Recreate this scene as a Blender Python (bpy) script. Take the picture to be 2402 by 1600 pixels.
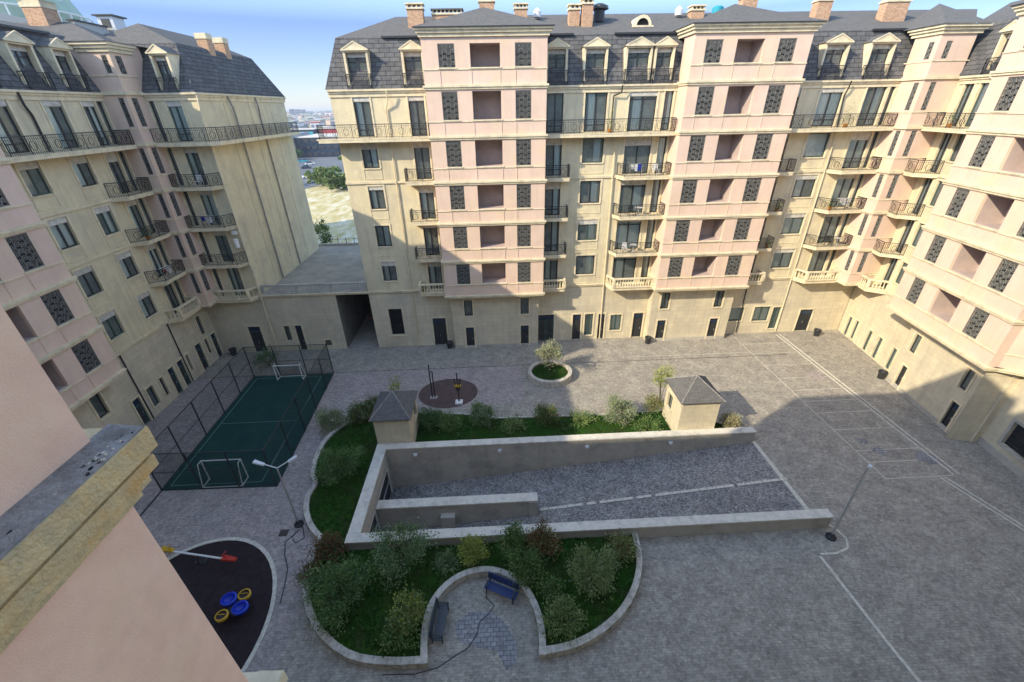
import bpy, math, random
from mathutils import Vector, Matrix
R=math.radians
random.seed(7)
S=bpy.context.scene
for o in list(bpy.data.objects): bpy.data.objects.remove(o)
COL=S.collection
# ---------------------------------------------------------------- camera
F,PITCH,ROLL,YAW=991.4,.5041,.0206,-.0368
def camrot():
    cp,sp=math.cos(PITCH),math.sin(PITCH); cr,sr=math.cos(ROLL),math.sin(ROLL); cy,sy=math.cos(YAW),math.sin(YAW)
    M=Matrix(((1,0,0),(0,-sp,cp),(0,-cp,-sp)))
    Rr=Matrix(((cr,-sr,0),(sr,cr,0),(0,0,1))); Ry=Matrix(((cy,-sy,0),(sy,cy,0),(0,0,1)))
    return (Ry@M@Rr)@Matrix(((1,0,0),(0,-1,0),(0,0,-1)))
cam=bpy.data.objects.new('camera',bpy.data.cameras.new('camera')); COL.objects.link(cam)
cam.matrix_world=Matrix.Translation((0,0,21.5))@camrot().to_4x4()
cam.data.sensor_fit='HORIZONTAL'; cam.data.sensor_width=36; cam.data.lens=F/2402*36
cam.data.clip_start=.1; cam.data.clip_end=12000
S.camera=cam
# ---------------------------------------------------------------- world, sun, exposure
SUN=Vector((1.7,1,-1.275)).normalized()
el=math.asin(-SUN.z); az=math.atan2(-SUN.x,-SUN.y)
W=bpy.data.worlds.new('World'); S.world=W; W.use_nodes=True
nt=W.node_tree; bg=nt.nodes['Background']; sky=nt.nodes.new('ShaderNodeTexSky')
sky.sky_type='NISHITA'; sky.sun_disc=False; sky.sun_elevation=el; sky.sun_rotation=az
sky.air_density=1.0; sky.dust_density=.25; sky.ozone_density=3.0; sky.altitude=50
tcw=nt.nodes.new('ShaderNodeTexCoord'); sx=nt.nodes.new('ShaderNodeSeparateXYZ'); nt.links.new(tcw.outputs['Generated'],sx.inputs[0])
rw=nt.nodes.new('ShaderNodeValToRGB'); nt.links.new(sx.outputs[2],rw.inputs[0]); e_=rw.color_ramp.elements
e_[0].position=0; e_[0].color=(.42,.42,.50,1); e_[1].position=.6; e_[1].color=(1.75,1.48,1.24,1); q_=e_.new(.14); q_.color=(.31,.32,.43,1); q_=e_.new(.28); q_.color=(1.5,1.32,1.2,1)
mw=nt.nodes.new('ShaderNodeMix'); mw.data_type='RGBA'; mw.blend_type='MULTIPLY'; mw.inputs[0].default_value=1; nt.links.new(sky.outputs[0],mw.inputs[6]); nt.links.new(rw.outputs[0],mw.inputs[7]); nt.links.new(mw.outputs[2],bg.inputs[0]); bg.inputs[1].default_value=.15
sl=bpy.data.lights.new('sun','SUN'); sl.energy=2.3; sl.angle=R(.5); sl.color=(1,.87,.64)
so=bpy.data.objects.new('sun',sl); COL.objects.link(so); so.rotation_euler=SUN.to_track_quat('-Z','Y').to_euler(); so.location=(-40,-30,60)
S.view_settings.view_transform='Standard'; S.view_settings.look='None'; S.view_settings.gamma=1; S.view_settings.exposure=1.50
S.render.engine='CYCLES'; S.cycles.max_bounces=6; S.cycles.transparent_max_bounces=12

# ================================================================ materials
MATS={}
def mat(name,col,rough=.8,spec=.3,col2=None,scale=2.,detail=4,bump=0.,bscale=20.,metal=0.,stain=None,stain_amt=.5,sscale=.5,brick=None,stretch=None,streak=0.,streakc=(.30,.25,.19)):
    """procedural principled material: base noise mix + optional large stains + optional brick joints on UV"""
    m=bpy.data.materials.new(name); m.use_nodes=True; t=m.node_tree; N=t.nodes; L=t.links
    b=N['Principled BSDF']; b.inputs['Roughness'].default_value=rough; b.inputs['Metallic'].default_value=metal
    b.inputs['Specular IOR Level'].default_value=spec
    tc=N.new('ShaderNodeTexCoord'); co=tc.outputs['Object']
    geo=N.new('ShaderNodeNewGeometry'); co=geo.outputs['Position']
    if stretch:
        mp=N.new('ShaderNodeMapping'); mp.inputs['Scale'].default_value=stretch; L.new(co,mp.inputs[0]); co2=mp.outputs[0]
    else: co2=co
    def mix(fac,a,bb,mode='MIX'):
        x=N.new('ShaderNodeMix'); x.data_type='RGBA'; x.blend_type=mode
        for s,v in ((0,fac),(6,a),(7,bb)):
            if hasattr(v,'links'): L.new(v,x.inputs[s])
            elif s==0: x.inputs[0].default_value=v
            else: x.inputs[s].default_value=(*v,1)
        return x.outputs[2]
    def noise(sc,det,c=co,lo=.35,hi=.65):
        n=N.new('ShaderNodeTexNoise'); n.inputs['Scale'].default_value=sc; n.inputs['Detail'].default_value=det; n.inputs['Roughness'].default_value=.65
        L.new(c,n.inputs['Vector']); r=N.new('ShaderNodeMapRange'); r.inputs[1].default_value=lo; r.inputs[2].default_value=hi; L.new(n.outputs[0],r.inputs[0]); return r.outputs[0]
    c=col
    if col2: c=mix(noise(scale,detail,co2),col,col2)
    if stain:
        f=noise(sscale,5,co2,.48,.72); mm=N.new('ShaderNodeMath'); mm.operation='MULTIPLY'; mm.inputs[1].default_value=stain_amt; L.new(f,mm.inputs[0])
        c=mix(mm.outputs[0],c,stain)
    if streak:
        mp=N.new('ShaderNodeMapping'); mp.inputs['Scale'].default_value=(3.2,3.2,.22); L.new(co,mp.inputs[0])
        f=noise(1.,7,mp.outputs[0],.50,.74); mm=N.new('ShaderNodeMath'); mm.operation='MULTIPLY'; mm.inputs[1].default_value=streak; L.new(f,mm.inputs[0]); c=mix(mm.outputs[0],c,streakc)
        mp=N.new('ShaderNodeMapping'); mp.inputs['Scale'].default_value=(.35,.35,.12); L.new(co,mp.inputs[0])
        f=noise(1.,5,mp.outputs[0],.45,.70); mm=N.new('ShaderNodeMath'); mm.operation='MULTIPLY'; mm.inputs[1].default_value=streak*.7; L.new(f,mm.inputs[0]); c=mix(mm.outputs[0],c,streakc)
    hgt=None
    if brick:
        bw,bh,ms,dark,var=brick
        uv=tc.outputs['UV']; bt=N.new('ShaderNodeTexBrick'); L.new(uv,bt.inputs['Vector'])
        bt.inputs['Scale'].default_value=1; bt.inputs['Brick Width'].default_value=bw; bt.inputs['Row Height'].default_value=bh; bt.inputs['Mortar Size'].default_value=ms
        bt.inputs['Mortar Smooth'].default_value=.2
        bt.inputs['Color1'].default_value=(1,1,1,1); bt.inputs['Color2'].default_value=(1-var,1-var,1-var,1); bt.inputs['Mortar'].default_value=(dark,dark,dark,1)
        c=mix(1.,c,bt.outputs['Color'],'MULTIPLY'); hgt=bt.outputs['Fac']
    if hasattr(c,'links'): L.new(c,b.inputs['Base Color'])
    else: b.inputs['Base Color'].default_value=(*c,1)
    if bump:
        n=N.new('ShaderNodeTexNoise'); n.inputs['Scale'].default_value=bscale; n.inputs['Detail'].default_value=6; L.new(co,n.inputs['Vector'])
        bp=N.new('ShaderNodeBump'); bp.inputs['Strength'].default_value=bump; bp.inputs['Distance'].default_value=.03; L.new(n.outputs[0],bp.inputs['Height']); L.new(bp.outputs[0],b.inputs['Normal'])
        if hgt is not None:
            b2=N.new('ShaderNodeBump'); b2.invert=True; b2.inputs['Strength'].default_value=.5; b2.inputs['Distance'].default_value=.02; L.new(hgt,b2.inputs['Height']); L.new(bp.outputs[0],b2.inputs['Normal']); L.new(b2.outputs[0],b.inputs['Normal'])
    MATS[name]=m; return m
YEL=mat('yellow_stucco',(.72,.63,.415),.9,.2,(.62,.54,.36),.9,8,.15,14,stain=(.46,.41,.32),stain_amt=.6,sscale=.6,streak=.45,streakc=(.40,.34,.25))
PNK=mat('pink_stucco',(.73,.55,.44),.9,.2,(.66,.49,.385),.8,8,.12,14,stain=(.72,.56,.35),stain_amt=.6,sscale=.5,streak=.28,streakc=(.48,.38,.31))
NPK=mat('near_pink_stucco',(.90,.63,.48),.9,.2,(.82,.54,.41),3.,8,.22,70,stain=(.84,.62,.40),stain_amt=.6,sscale=.9,streak=.22,streakc=(.62,.44,.34))
STN=mat('base_stone',(.69,.61,.43),.85,.25,(.60,.53,.39),1.2,8,.15,10,streak=.45,streakc=(.38,.33,.26),stain=(.46,.41,.33),stain_amt=.6,sscale=.35,brick=(1.1,.42,.010,.82,.08))
CRM=mat('cream_moulding',(.75,.65,.44),.85,.25,(.64,.56,.39),2.5,5,.15,16,stain=(.36,.31,.23),stain_amt=.6,sscale=1.6)
NCR=mat('weathered_cornice_stone',(.72,.56,.30),.9,.2,(.50,.42,.26),6.,9,.8,35,stain=(.66,.36,.10),stain_amt=.8,sscale=2.2)
FLS=mat('flashing_metal',(.37,.35,.33),.95,.05,(.25,.24,.235),9.,10,.6,40,metal=.0,stain=(.13,.115,.10),stain_amt=.8,sscale=4)
SLT=mat('slate_shingle',(.16,.157,.152),.9,.08,(.11,.11,.114),3.,5,.1,8,stain=(.15,.15,.16),stain_amt=.3,sscale=.8,brick=(.75,.33,.022,.28,.30))
SLU=mat('slate_upper',(.165,.16,.15),.9,.08,(.125,.12,.115),5.,5,.1,8,brick=(.5,.16,.01,.7,.15))
BRK=mat('chimney_brick',(.50,.27,.16),.9,.2,(.62,.45,.30),9,4,.2,20,brick=(.3,.1,.012,.8,.25))
BLK=mat('black_metal',(.025,.026,.028),.5,.5)
DRK=mat('dark_interior',(.015,.015,.017),.9,.1)
GRI=mat('iron_grille',(.19,.19,.175),.5,.5,(.10,.10,.095),9,3)
GR2=mat('iron_ornament',(.27,.265,.24),.5,.5,(.15,.15,.14),9,3)
FRM=mat('dark_frame',(.022,.025,.028),.45,.5)
GRN=mat('green_frame',(.035,.07,.062),.45,.5)
WHT=mat('white_paint',(.72,.72,.70),.5,.4)
SHU=mat('roller_shutter',(.62,.60,.53),.6,.3,(.42,.40,.35),3,3)
CUR=mat('curtain_cloth',(.90,.91,.88),.9,.1,(.74,.76,.75),6,3,stretch=(4,4,.2))
CU2=mat('amber_curtain',(.42,.17,.05),.9,.1,(.2,.08,.04),3,3)
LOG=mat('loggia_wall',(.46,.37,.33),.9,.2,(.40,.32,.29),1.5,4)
CON=mat('concrete_wall',(.48,.45,.39),.9,.2,(.40,.375,.33),1.5,7,.25,14,stain=(.20,.19,.17),stain_amt=.6,sscale=.6)
CAP=mat('stone_coping',(.66,.62,.53),.85,.2,(.54,.51,.44),3.5,6,.2,14,stain=(.27,.26,.23),stain_amt=.5,sscale=1.6)
CURB=mat('planter_stone',(.60,.56,.48),.85,.2,(.46,.43,.37),5,6,.3,20,stain=(.20,.17,.12),stain_amt=.6,sscale=2.5,brick=(.6,3.,.02,.65,.15))
TER=mat('terrace_roof',(.34,.315,.265),.9,.1,(.25,.235,.20),.7,9,.2,8,stain=(.44,.39,.30),stain_amt=.8,sscale=.4)
TRF=mat('artificial_turf',(.014,.046,.040),.95,.1,(.020,.058,.048),.9,5,.3,60)
TLN=mat('turf_line',(.10,.20,.18),.8,.2)
RUB=mat('rubber_ground',(.040,.029,.031),.95,.1,(.024,.019,.021),3,6,.3,30)
RUB2=mat('red_rubber',(.125,.085,.078),.95,.1,(.085,.06,.057),2,6,.3,30)
SOIL=mat('lawn',(.020,.060,.008),.95,.05,(.032,.085,.012),1.4,6,.6,25,stain=(.060,.045,.025),stain_amt=.75,sscale=.9)
WOOD=mat('bench_slat',(.035,.05,.065),.5,.4,(.055,.075,.09),8,3)
WOOB=mat('bench_slat_blue',(.02,.035,.12),.45,.4,(.03,.05,.16),8,3)
GAL=mat('galvanised_steel',(.45,.46,.46),.4,.5,metal=.5)
LMP=mat('lamp_housing',(.62,.64,.66),.4,.5)
LNE=mat('pale_kerb_line',(.66,.62,.52),.9,.2,(.42,.40,.35),7,5)
LN2=mat('parking_line',(.62,.58,.46),.9,.2,(.38,.36,.31),9,5)
REDP=mat('red_plastic',(.45,.03,.02),.4,.5); YELP=mat('yellow_plastic',(.55,.33,.02),.4,.5); BLUP=mat('blue_plastic',(.01,.04,.45),.35,.5)
ORAP=mat('orange_plastic',(.50,.20,.02),.4,.5)
BRKT=mat('bark',(.10,.075,.05),.9,.1,(.06,.045,.03),9,4)
RUST=mat('rusty_iron',(.09,.06,.045),.7,.3,(.05,.04,.035),12,4)
DIRT=mat('dry_soil',(.54,.48,.31),.95,.1,(.33,.27,.08),.55,12,.9,2.,stain=(.66,.63,.54),stain_amt=.9,sscale=.4,stretch=(1,.35,1))
ASPH=mat('far_asphalt',(.10,.11,.13),.9,.2,(.16,.17,.18),.05,6)
FARG=mat('far_ground',(.22,.20,.15),.95,.1,(.12,.14,.08),.01,8,stain=(.35,.32,.27),stain_amt=.6,sscale=.02)
BGLS=mat('blue_glass',(.012,.022,.05),.15,.5,(.02,.04,.07),.3,3)
OFFW=mat('off_white_render',(.55,.52,.47),.9,.2,(.42,.40,.37),.05,3)
TOWR=mat('tower_glass',(.10,.13,.19),.3,.6,(.18,.20,.25),.05,2)
REDR=mat('red_roof',(.35,.04,.05),.7,.3); TEAL=mat('teal_plastic',(.02,.28,.36),.5,.4)
PGRN=mat('pale_green_roof',(.34,.44,.33),.8,.2,(.42,.50,.42),.6,5)
ROOM=mat('room_wall',(.45,.46,.43),.9,.1,(.25,.25,.25),1.,2)
PSHD=mat('passage_wall_shade',(.22,.20,.165),.9,.1,(.15,.14,.12),.8,6)  # stone darkened so the passage's shade is in the wall colour
LTH=mat('grille_backing',(.03,.031,.033),.9,.1)
MSH=None
def paver(name,a,b,cc,st,bw=.24,bh=.12):
    m=mat(name,a,.9,.2,b,.9,11,.4,16,stain=cc,stain_amt=.6,sscale=.8,brick=(bw,bh,.012,st,.22)); 
    # second, finer mottling between individual stones
    t=m.node_tree; N=t.nodes; L=t.links; P=N['Principled BSDF']; src=P.inputs['Base Color'].links[0].from_socket
    g=N.new('ShaderNodeNewGeometry'); n=N.new('ShaderNodeTexVoronoi'); n.inputs['Scale'].default_value=8 if name!='ramp_paver' else 13; L.new(g.outputs['Position'],n.inputs['Vector'])
    h=N.new('ShaderNodeSeparateColor'); L.new(n.outputs['Color'],h.inputs[0])
    r=N.new('ShaderNodeMapRange'); r.inputs[3].default_value=.80 if name!='ramp_paver' else .5; r.inputs[4].default_value=1.2 if name!='ramp_paver' else 1.5; L.new(h.outputs[0],r.inputs[0])
    x=N.new('ShaderNodeMix'); x.data_type='RGBA'; x.blend_type='MULTIPLY'; x.inputs[0].default_value=1
    cb=N.new('ShaderNodeCombineColor'); [L.new(r.outputs[0],cb.inputs[i]) for i in range(3)]
    L.new(src,x.inputs[6]); L.new(cb.outputs[0],x.inputs[7]); L.new(x.outputs[2],P.inputs['Base Color']); return m
PAV=paver('courtyard_paver',(.42,.385,.32),(.315,.29,.25),(.235,.215,.19),.72)
PV2=paver('reddish_paver',(.43,.37,.34),(.34,.30,.285),(.29,.26,.25),.72)
PV3=paver('ramp_paver',(.30,.285,.265),(.215,.205,.20),(.34,.31,.28),.7,.3,.2)
PV4=paver('dark_wet_paver',(.24,.24,.25),(.32,.32,.32),(.38,.38,.38),.35,.3,.2)
def glass():
    m=bpy.data.materials.new('window_glass'); m.use_nodes=True; t=m.node_tree; N=t.nodes; L=t.links
    N.remove(N['Principled BSDF']); out=N['Material Output']
    g=N.new('ShaderNodeBsdfGlossy'); g.inputs['Roughness'].default_value=.04; g.inputs['Color'].default_value=(.85,.95,1,1)
    tr=N.new('ShaderNodeBsdfTransparent'); tr.inputs['Color'].default_value=(.80,.88,.87,1)
    f=N.new('ShaderNodeFresnel'); f.inputs['IOR'].default_value=1.65; mx=N.new('ShaderNodeMixShader')
    df=N.new('ShaderNodeBsdfDiffuse'); df.inputs['Color'].default_value=(.50,.58,.56,1); m2=N.new('ShaderNodeMixShader'); m2.inputs[0].default_value=.16; L.new(tr.outputs[0],m2.inputs[1]); L.new(df.outputs[0],m2.inputs[2])
    L.new(f.outputs[0],mx.inputs[0]); L.new(m2.outputs[0],mx.inputs[1]); L.new(g.outputs[0],mx.inputs[2]); L.new(mx.outputs[0],out.inputs[0])
    return m
GLS=glass()
def netmat():
    m=bpy.data.materials.new('fence_netting'); m.use_nodes=True; t=m.node_tree; N=t.nodes; L=t.links
    P=N['Principled BSDF']; P.inputs['Base Color'].default_value=(.02,.05,.045,1); P.inputs['Roughness'].default_value=.7
    tr=N.new('ShaderNodeBsdfTransparent'); mx=N.new('ShaderNodeMixShader'); mx.inputs[0].default_value=.28
    L.new(tr.outputs[0],mx.inputs[1]); L.new(P.outputs[0],mx.inputs[2]); L.new(mx.outputs[0],N['Material Output'].inputs[0]); return m
NET=netmat()
def leafmat(name,c1,c2,c3,sc=3.):
    m=mat(name,c1,.75,.25,c2,sc,3,stain=c3,stain_amt=.6,sscale=1.2)
    P=m.node_tree.nodes['Principled BSDF']; P.inputs['Subsurface Weight'].default_value=0
    return m
LF1=leafmat('leaf_dark_green',(.065,.14,.035),(.11,.20,.05),(.035,.085,.035))
LF2=leafmat('leaf_grey_green',(.15,.22,.10),(.22,.29,.14),(.07,.13,.06))
LF3=leafmat('leaf_lime',(.26,.32,.05),(.38,.40,.07),(.14,.2,.05))
LF4=leafmat('leaf_maroon',(.15,.065,.035),(.19,.10,.05),(.06,.06,.03))
LF5=leafmat('leaf_olive',(.17,.22,.07),(.25,.30,.11),(.10,.14,.05))
LF6=leafmat('leaf_silver',(.22,.26,.17),(.30,.33,.22),(.14,.18,.10))
LF7=leafmat('leaf_straw',(.30,.26,.13),(.38,.33,.18),(.16,.16,.08))
GRB=leafmat('grass_blades',(.025,.075,.010),(.045,.11,.015),(.05,.06,.015),1.5)

# ================================================================ mesh helpers
class MB:
    def __init__(s): s.v=[]; s.f=[]; s.m=[]; s.mats=[]
    def mi(s,m):
        if m not in s.mats: s.mats.append(m)
        return s.mats.index(m)
    def face(s,pts,m):
        n=len(s.v); s.v+=[tuple(p) for p in pts]; s.f.append(tuple(range(n,n+len(pts)))); s.m.append(s.mi(m))
    def hexa(s,p,m):  # p: 8 points, bottom 4 ccw then top 4
        n=len(s.v); s.v+=[tuple(q) for q in p]; k=s.mi(m)
        for f in ((3,2,1,0),(4,5,6,7),(0,1,5,4),(1,2,6,5),(2,3,7,6),(3,0,4,7)): s.f.append(tuple(n+i for i in f)); s.m.append(k)
    def box(s,x0,x1,y0,y1,z0,z1,m):
        s.hexa([(x0,y0,z0),(x1,y0,z0),(x1,y1,z0),(x0,y1,z0),(x0,y0,z1),(x1,y0,z1),(x1,y1,z1),(x0,y1,z1)],m)
    def fbox(s,Fr,u0,u1,z0,z1,d0,d1,m):
        P=Fr.p; s.hexa([P(u0,z0,d1),P(u1,z0,d1),P(u1,z0,d0),P(u0,z0,d0),P(u0,z1,d1),P(u1,z1,d1),P(u1,z1,d0),P(u0,z1,d0)],m)
    def prism(s,poly,z0,z1,m,mtop=None,cap=True):
        n=len(poly); a=len(s.v); s.v+=[(x,y,z0) for x,y in poly]+[(x,y,z1) for x,y in poly]; k=s.mi(m); kt=s.mi(mtop or m)
        for i in range(n): j=(i+1)%n; s.f.append((a+i,a+j,a+n+j,a+n+i)); s.m.append(k)
        if cap: s.f.append(tuple(a+n+i for i in range(n))); s.m.append(kt); s.f.append(tuple(a+i for i in reversed(range(n)))); s.m.append(k)
    def tube(s,p0,p1,r0,r1,m,n=8,cap=True):
        p0=Vector(p0); p1=Vector(p1); d=(p1-p0)
        if d.length<1e-6: return
        d.normalize(); a=d.orthogonal().normalized(); b=d.cross(a); base=len(s.v); k=s.mi(m)
        for p,r in ((p0,r0),(p1,r1)):
            for i in range(n): t=2*math.pi*i/n; s.v.append(tuple(p+(a*math.cos(t)+b*math.sin(t))*r))
        for i in range(n): j=(i+1)%n; s.f.append((base+i,base+j,base+n+j,base+n+i)); s.m.append(k)
        if cap: s.f.append(tuple(base+i for i in reversed(range(n)))); s.m.append(k); s.f.append(tuple(base+n+i for i in range(n))); s.m.append(k)
    def path(s,pts,r,m,n=6):
        for a,b in zip(pts,pts[1:]): s.tube(a,b,r,r,m,n)
    def lathe(s,c,prof,m,n=20,sx=1,sy=1):
        base=len(s.v); k=s.mi(m)
        for r,z in prof:
            for i in range(n): t=2*math.pi*i/n; s.v.append((c[0]+r*sx*math.cos(t),c[1]+r*sy*math.sin(t),c[2]+z))
        for j in range(len(prof)-1):
            for i in range(n): q=(i+1)%n; s.f.append((base+j*n+i,base+j*n+q,base+(j+1)*n+q,base+(j+1)*n+i)); s.m.append(k)
    def mesh(s,name,smooth=False):
        me=bpy.data.meshes.new(name); me.from_pydata(s.v,[],s.f)
        for m in s.mats: me.materials.append(m)
        me.polygons.foreach_set('material_index',s.m)
        if smooth: me.polygons.foreach_set('use_smooth',[True]*len(s.f))
        me.update(); uv=me.uv_layers.new(name='UVMap').data
        for p in me.polygons:
            n=p.normal
            if abs(n.z)>.9:
                for li in p.loop_indices: c=me.vertices[me.loops[li].vertex_index].co; uv[li].uv=(c.x,c.y)
            else:
                t=Vector((-n.y,n.x,0)).normalized(); w=n.cross(t)
                for li in p.loop_indices: c=me.vertices[me.loops[li].vertex_index].co; uv[li].uv=(c.dot(t),c.dot(w) if abs(n.z)>.05 else c.z)
        return me
    def build(s,name,parent=None,smooth=False,loc=None):
        """vertices are world coordinates; the object origin sits at the parent's"""
        me=s.mesh(name,smooth); o=bpy.data.objects.new(name,me); COL.objects.link(o)
        if parent:
            o.parent=parent; w=wloc(parent); me.transform(Matrix.Translation(-w))
        elif loc: me.transform(Matrix.Translation(-Vector(loc))); o.location=loc
        return o
def wloc(o):
    w=Vector(o.location); p=o.parent
    while p: w=w+Vector(p.location); p=p.parent
    return w
def thing(name,label,cat,loc=(0,0,0),group=None):
    o=bpy.data.objects.new(name,None); COL.objects.link(o); o.location=loc; o.empty_display_size=.3; tag(o,label,cat,group); return o
def tag(o,label,cat,group=None):
    o['label']=label; o['category']=cat
    if group: o['group']=group
    return o
def kind(o,k): o['kind']=k; return o
class Fr:
    """facade frame: u runs right along the wall seen from outside, d outwards"""
    def __init__(s,ox,oy,nx,ny):
        s.o=Vector((ox,oy)); s.n=Vector((nx,ny)).normalized(); s.t=Vector((-s.n.y,s.n.x)); s.a=math.atan2(s.t.y,s.t.x)
    def p(s,u,z,d=0): q=s.o+s.t*u+s.n*d; return (q.x,q.y,z)
def wall(mb,fr,u0,u1,z0,z1,holes,m,rev=.22,d=0,mrev=None):
    hs=[(max(a,u0),min(b,u1),max(c,z0),min(e,z1)) for a,b,c,e in holes if a<u1 and b>u0 and c<z1 and e>z0]
    us=sorted({u0,u1,*[h[0] for h in hs],*[h[1] for h in hs]}); zs=sorted({z0,z1,*[h[2] for h in hs],*[h[3] for h in hs]})
    for i in range(len(us)-1):
        for j in range(len(zs)-1):
            cu=(us[i]+us[i+1])/2; cz=(zs[j]+zs[j+1])/2
            if any(h[0]<cu<h[1] and h[2]<cz<h[3] for h in hs): continue
            mb.face([fr.p(us[i],zs[j],d),fr.p(us[i+1],zs[j],d),fr.p(us[i+1],zs[j+1],d),fr.p(us[i],zs[j+1],d)],m)
    r=mrev or m
    for a,b,c,e in hs:
        mb.face([fr.p(a,c,d),fr.p(a,e,d),fr.p(a,e,d-rev),fr.p(a,c,d-rev)],r); mb.face([fr.p(b,e,d),fr.p(b,c,d),fr.p(b,c,d-rev),fr.p(b,e,d-rev)],r)
        mb.face([fr.p(a,e,d),fr.p(b,e,d),fr.p(b,e,d-rev),fr.p(a,e,d-rev)],r)
        if c>z0: mb.face([fr.p(b,c,d),fr.p(a,c,d),fr.p(a,c,d-rev),fr.p(b,c,d-rev)],r)
# ---------------------------------------------------------------- window / door / grille prototypes (shared meshes)
PC={}
def cached(key,fn):
    if key not in PC: PC[key]=fn()
    return PC[key]
def place(me,name,parent,fr,u,z,d=0):
    o=bpy.data.objects.new(name,me); COL.objects.link(o); o.parent=parent; o.location=Vector(fr.p(u,z,d))-wloc(parent); o.rotation_euler[2]=fr.a; return o
def sub(me,name,par):
    o=bpy.data.objects.new(name,me); COL.objects.link(o); o.parent=par; return o
def frame_mesh(w,h,style,col):
    b=MB(); f=.085; y0,y1=.12,.19
    b.box(0,f,y0,y1,0,h,col); b.box(w-f,w,y0,y1,0,h,col); b.box(f,w-f,y0,y1,0,f,col); b.box(f,w-f,y0,y1,h-f,h,col)
    if style!='blank':
        if w>.8: b.box(w/2-.055,w/2+.055,y0-.01,y1,f,h-f,col)
        if style=='door': b.box(f,w-f,y0+.01,y1-.01,h*.16,h*.16+.06,col)
        if style=='trans': b.box(f,w-f,y0+.005,y1-.01,h-.62,h-.55,col)
    # dark room behind
    b.box(.001,w-.001,0.8,.85,0,h,ROOM)
    for q in ([(0,.2,0),(0,.8,0),(0,.8,h),(0,.2,h)],[(w,.2,0),(w,.2,h),(w,.8,h),(w,.8,0)],[(0,.2,h),(0,.8,h),(w,.8,h),(w,.2,h)],[(0,.2,0),(w,.2,0),(w,.8,0),(0,.8,0)]): b.face(q,ROOM)
    return b.mesh('window')
def quad(w0,w1,y,z0,z1,m,name,wavy=False):
    b=MB()
    if wavy:
        n=max(4,int((w1-w0)/.07)); 
        for i in range(n):
            xa=w0+(w1-w0)*i/n; xb=w0+(w1-w0)*(i+1)/n; b.face([(xa,y+.03*(i%2),z0),(xb,y+.03*((i+1)%2),z0),(xb,y+.03*((i+1)%2),z1),(xa,y+.03*(i%2),z1)],m)
    else: b.face([(w0,y,z0),(w1,y,z0),(w1,y,z1),(w0,y,z1)],m)
    return b.mesh(name)
def sbox(w,h,shh):
    b=MB(); b.box(.02,w-.02,.02,.13,h-shh,h-.005,SHU); b.box(.02,w-.02,.10,.135,h-shh-.04,h-shh,WHT)
    return b.mesh('shutter_box')
def surr_mesh(w,h,ribs):
    b=MB(); b.box(-.14,-.005,-.05,.01,0,h+.14,CRM); b.box(w+.005,w+.14,-.05,.01,0,h+.14,CRM); b.box(-.005,w+.005,-.05,.01,h+.005,h+.14,CRM)
    return b.mesh('surround')
def rib_mesh(w):
    b=MB(); b.box(-.12,-.05,-.03,.01,-.88,-.09,CRM); b.box(-.05,w+.05,-.028,.01,-.88,-.82,CRM); b.box(w+.05,w+.12,-.03,.01,-.88,-.09,CRM); return b.mesh('apron')
def window(par,fr,u0,u1,z0,z1,style='win',d=0,col=None,cur=None,sh=None,sill=True,name='window',sur=True,ribs=False):
    w=round(u1-u0,2); h=round(z1-z0,2); col=col or FRM
    o=place(cached(('f',w,h,style,col.name),lambda:frame_mesh(w,h,style,col)),name,par,fr,u0,z0,d)
    sub(cached(('p',w,h),lambda:quad(.05,w-.05,.155,.05,h-.05,GLS,'pane')),'pane',o)
    if cur is None: cur=random.choice((0,1,3,2,3,2,1))
    if cur==1: sub(cached(('c1',w,h),lambda:quad(w*.16,w*.46,.2,.06,h-.1,CUR,'curtain',True)),'curtain',o)
    if cur==2: sub(cached(('c2',w,h),lambda:quad(w*.56,w*.86,.2,.06,h-.1,CUR,'curtain',True)),'curtain',o)
    if cur==3: sub(cached(('c3',w,h),lambda:quad(.08,w-.08,.24,.06,h-.1,CUR,'curtain',True)),'curtain',o)
    if cur==4: sub(cached(('c4',w,h),lambda:quad(w*.5,w-.08,.4,.06,h-.1,CU2,'curtain',True)),'curtain',o)
    if sh is None: sh=random.random()<.85
    if sh and style in('win','door','trans') and w>.7:
        shh=random.choice((.3,.36,.36,.42,.6)); sub(cached(('s',w,h,shh),lambda:sbox(w,h,shh)),'shutter_box',o)
    if sur: sub(cached(('sr',w,h),lambda:surr_mesh(w,h,ribs)),'surround',o)
    if ribs: sub(cached(('rb',w),lambda:rib_mesh(w)),'apron',o)
    if sill and style in('win','blank'):
        def mk():
            b=MB(); b.box(-.08,w+.08,-.07,.12,-.09,-.002,CRM); return b.mesh('sill')
        sub(cached(('sill',w),mk),'sill',o)
    return o
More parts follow.
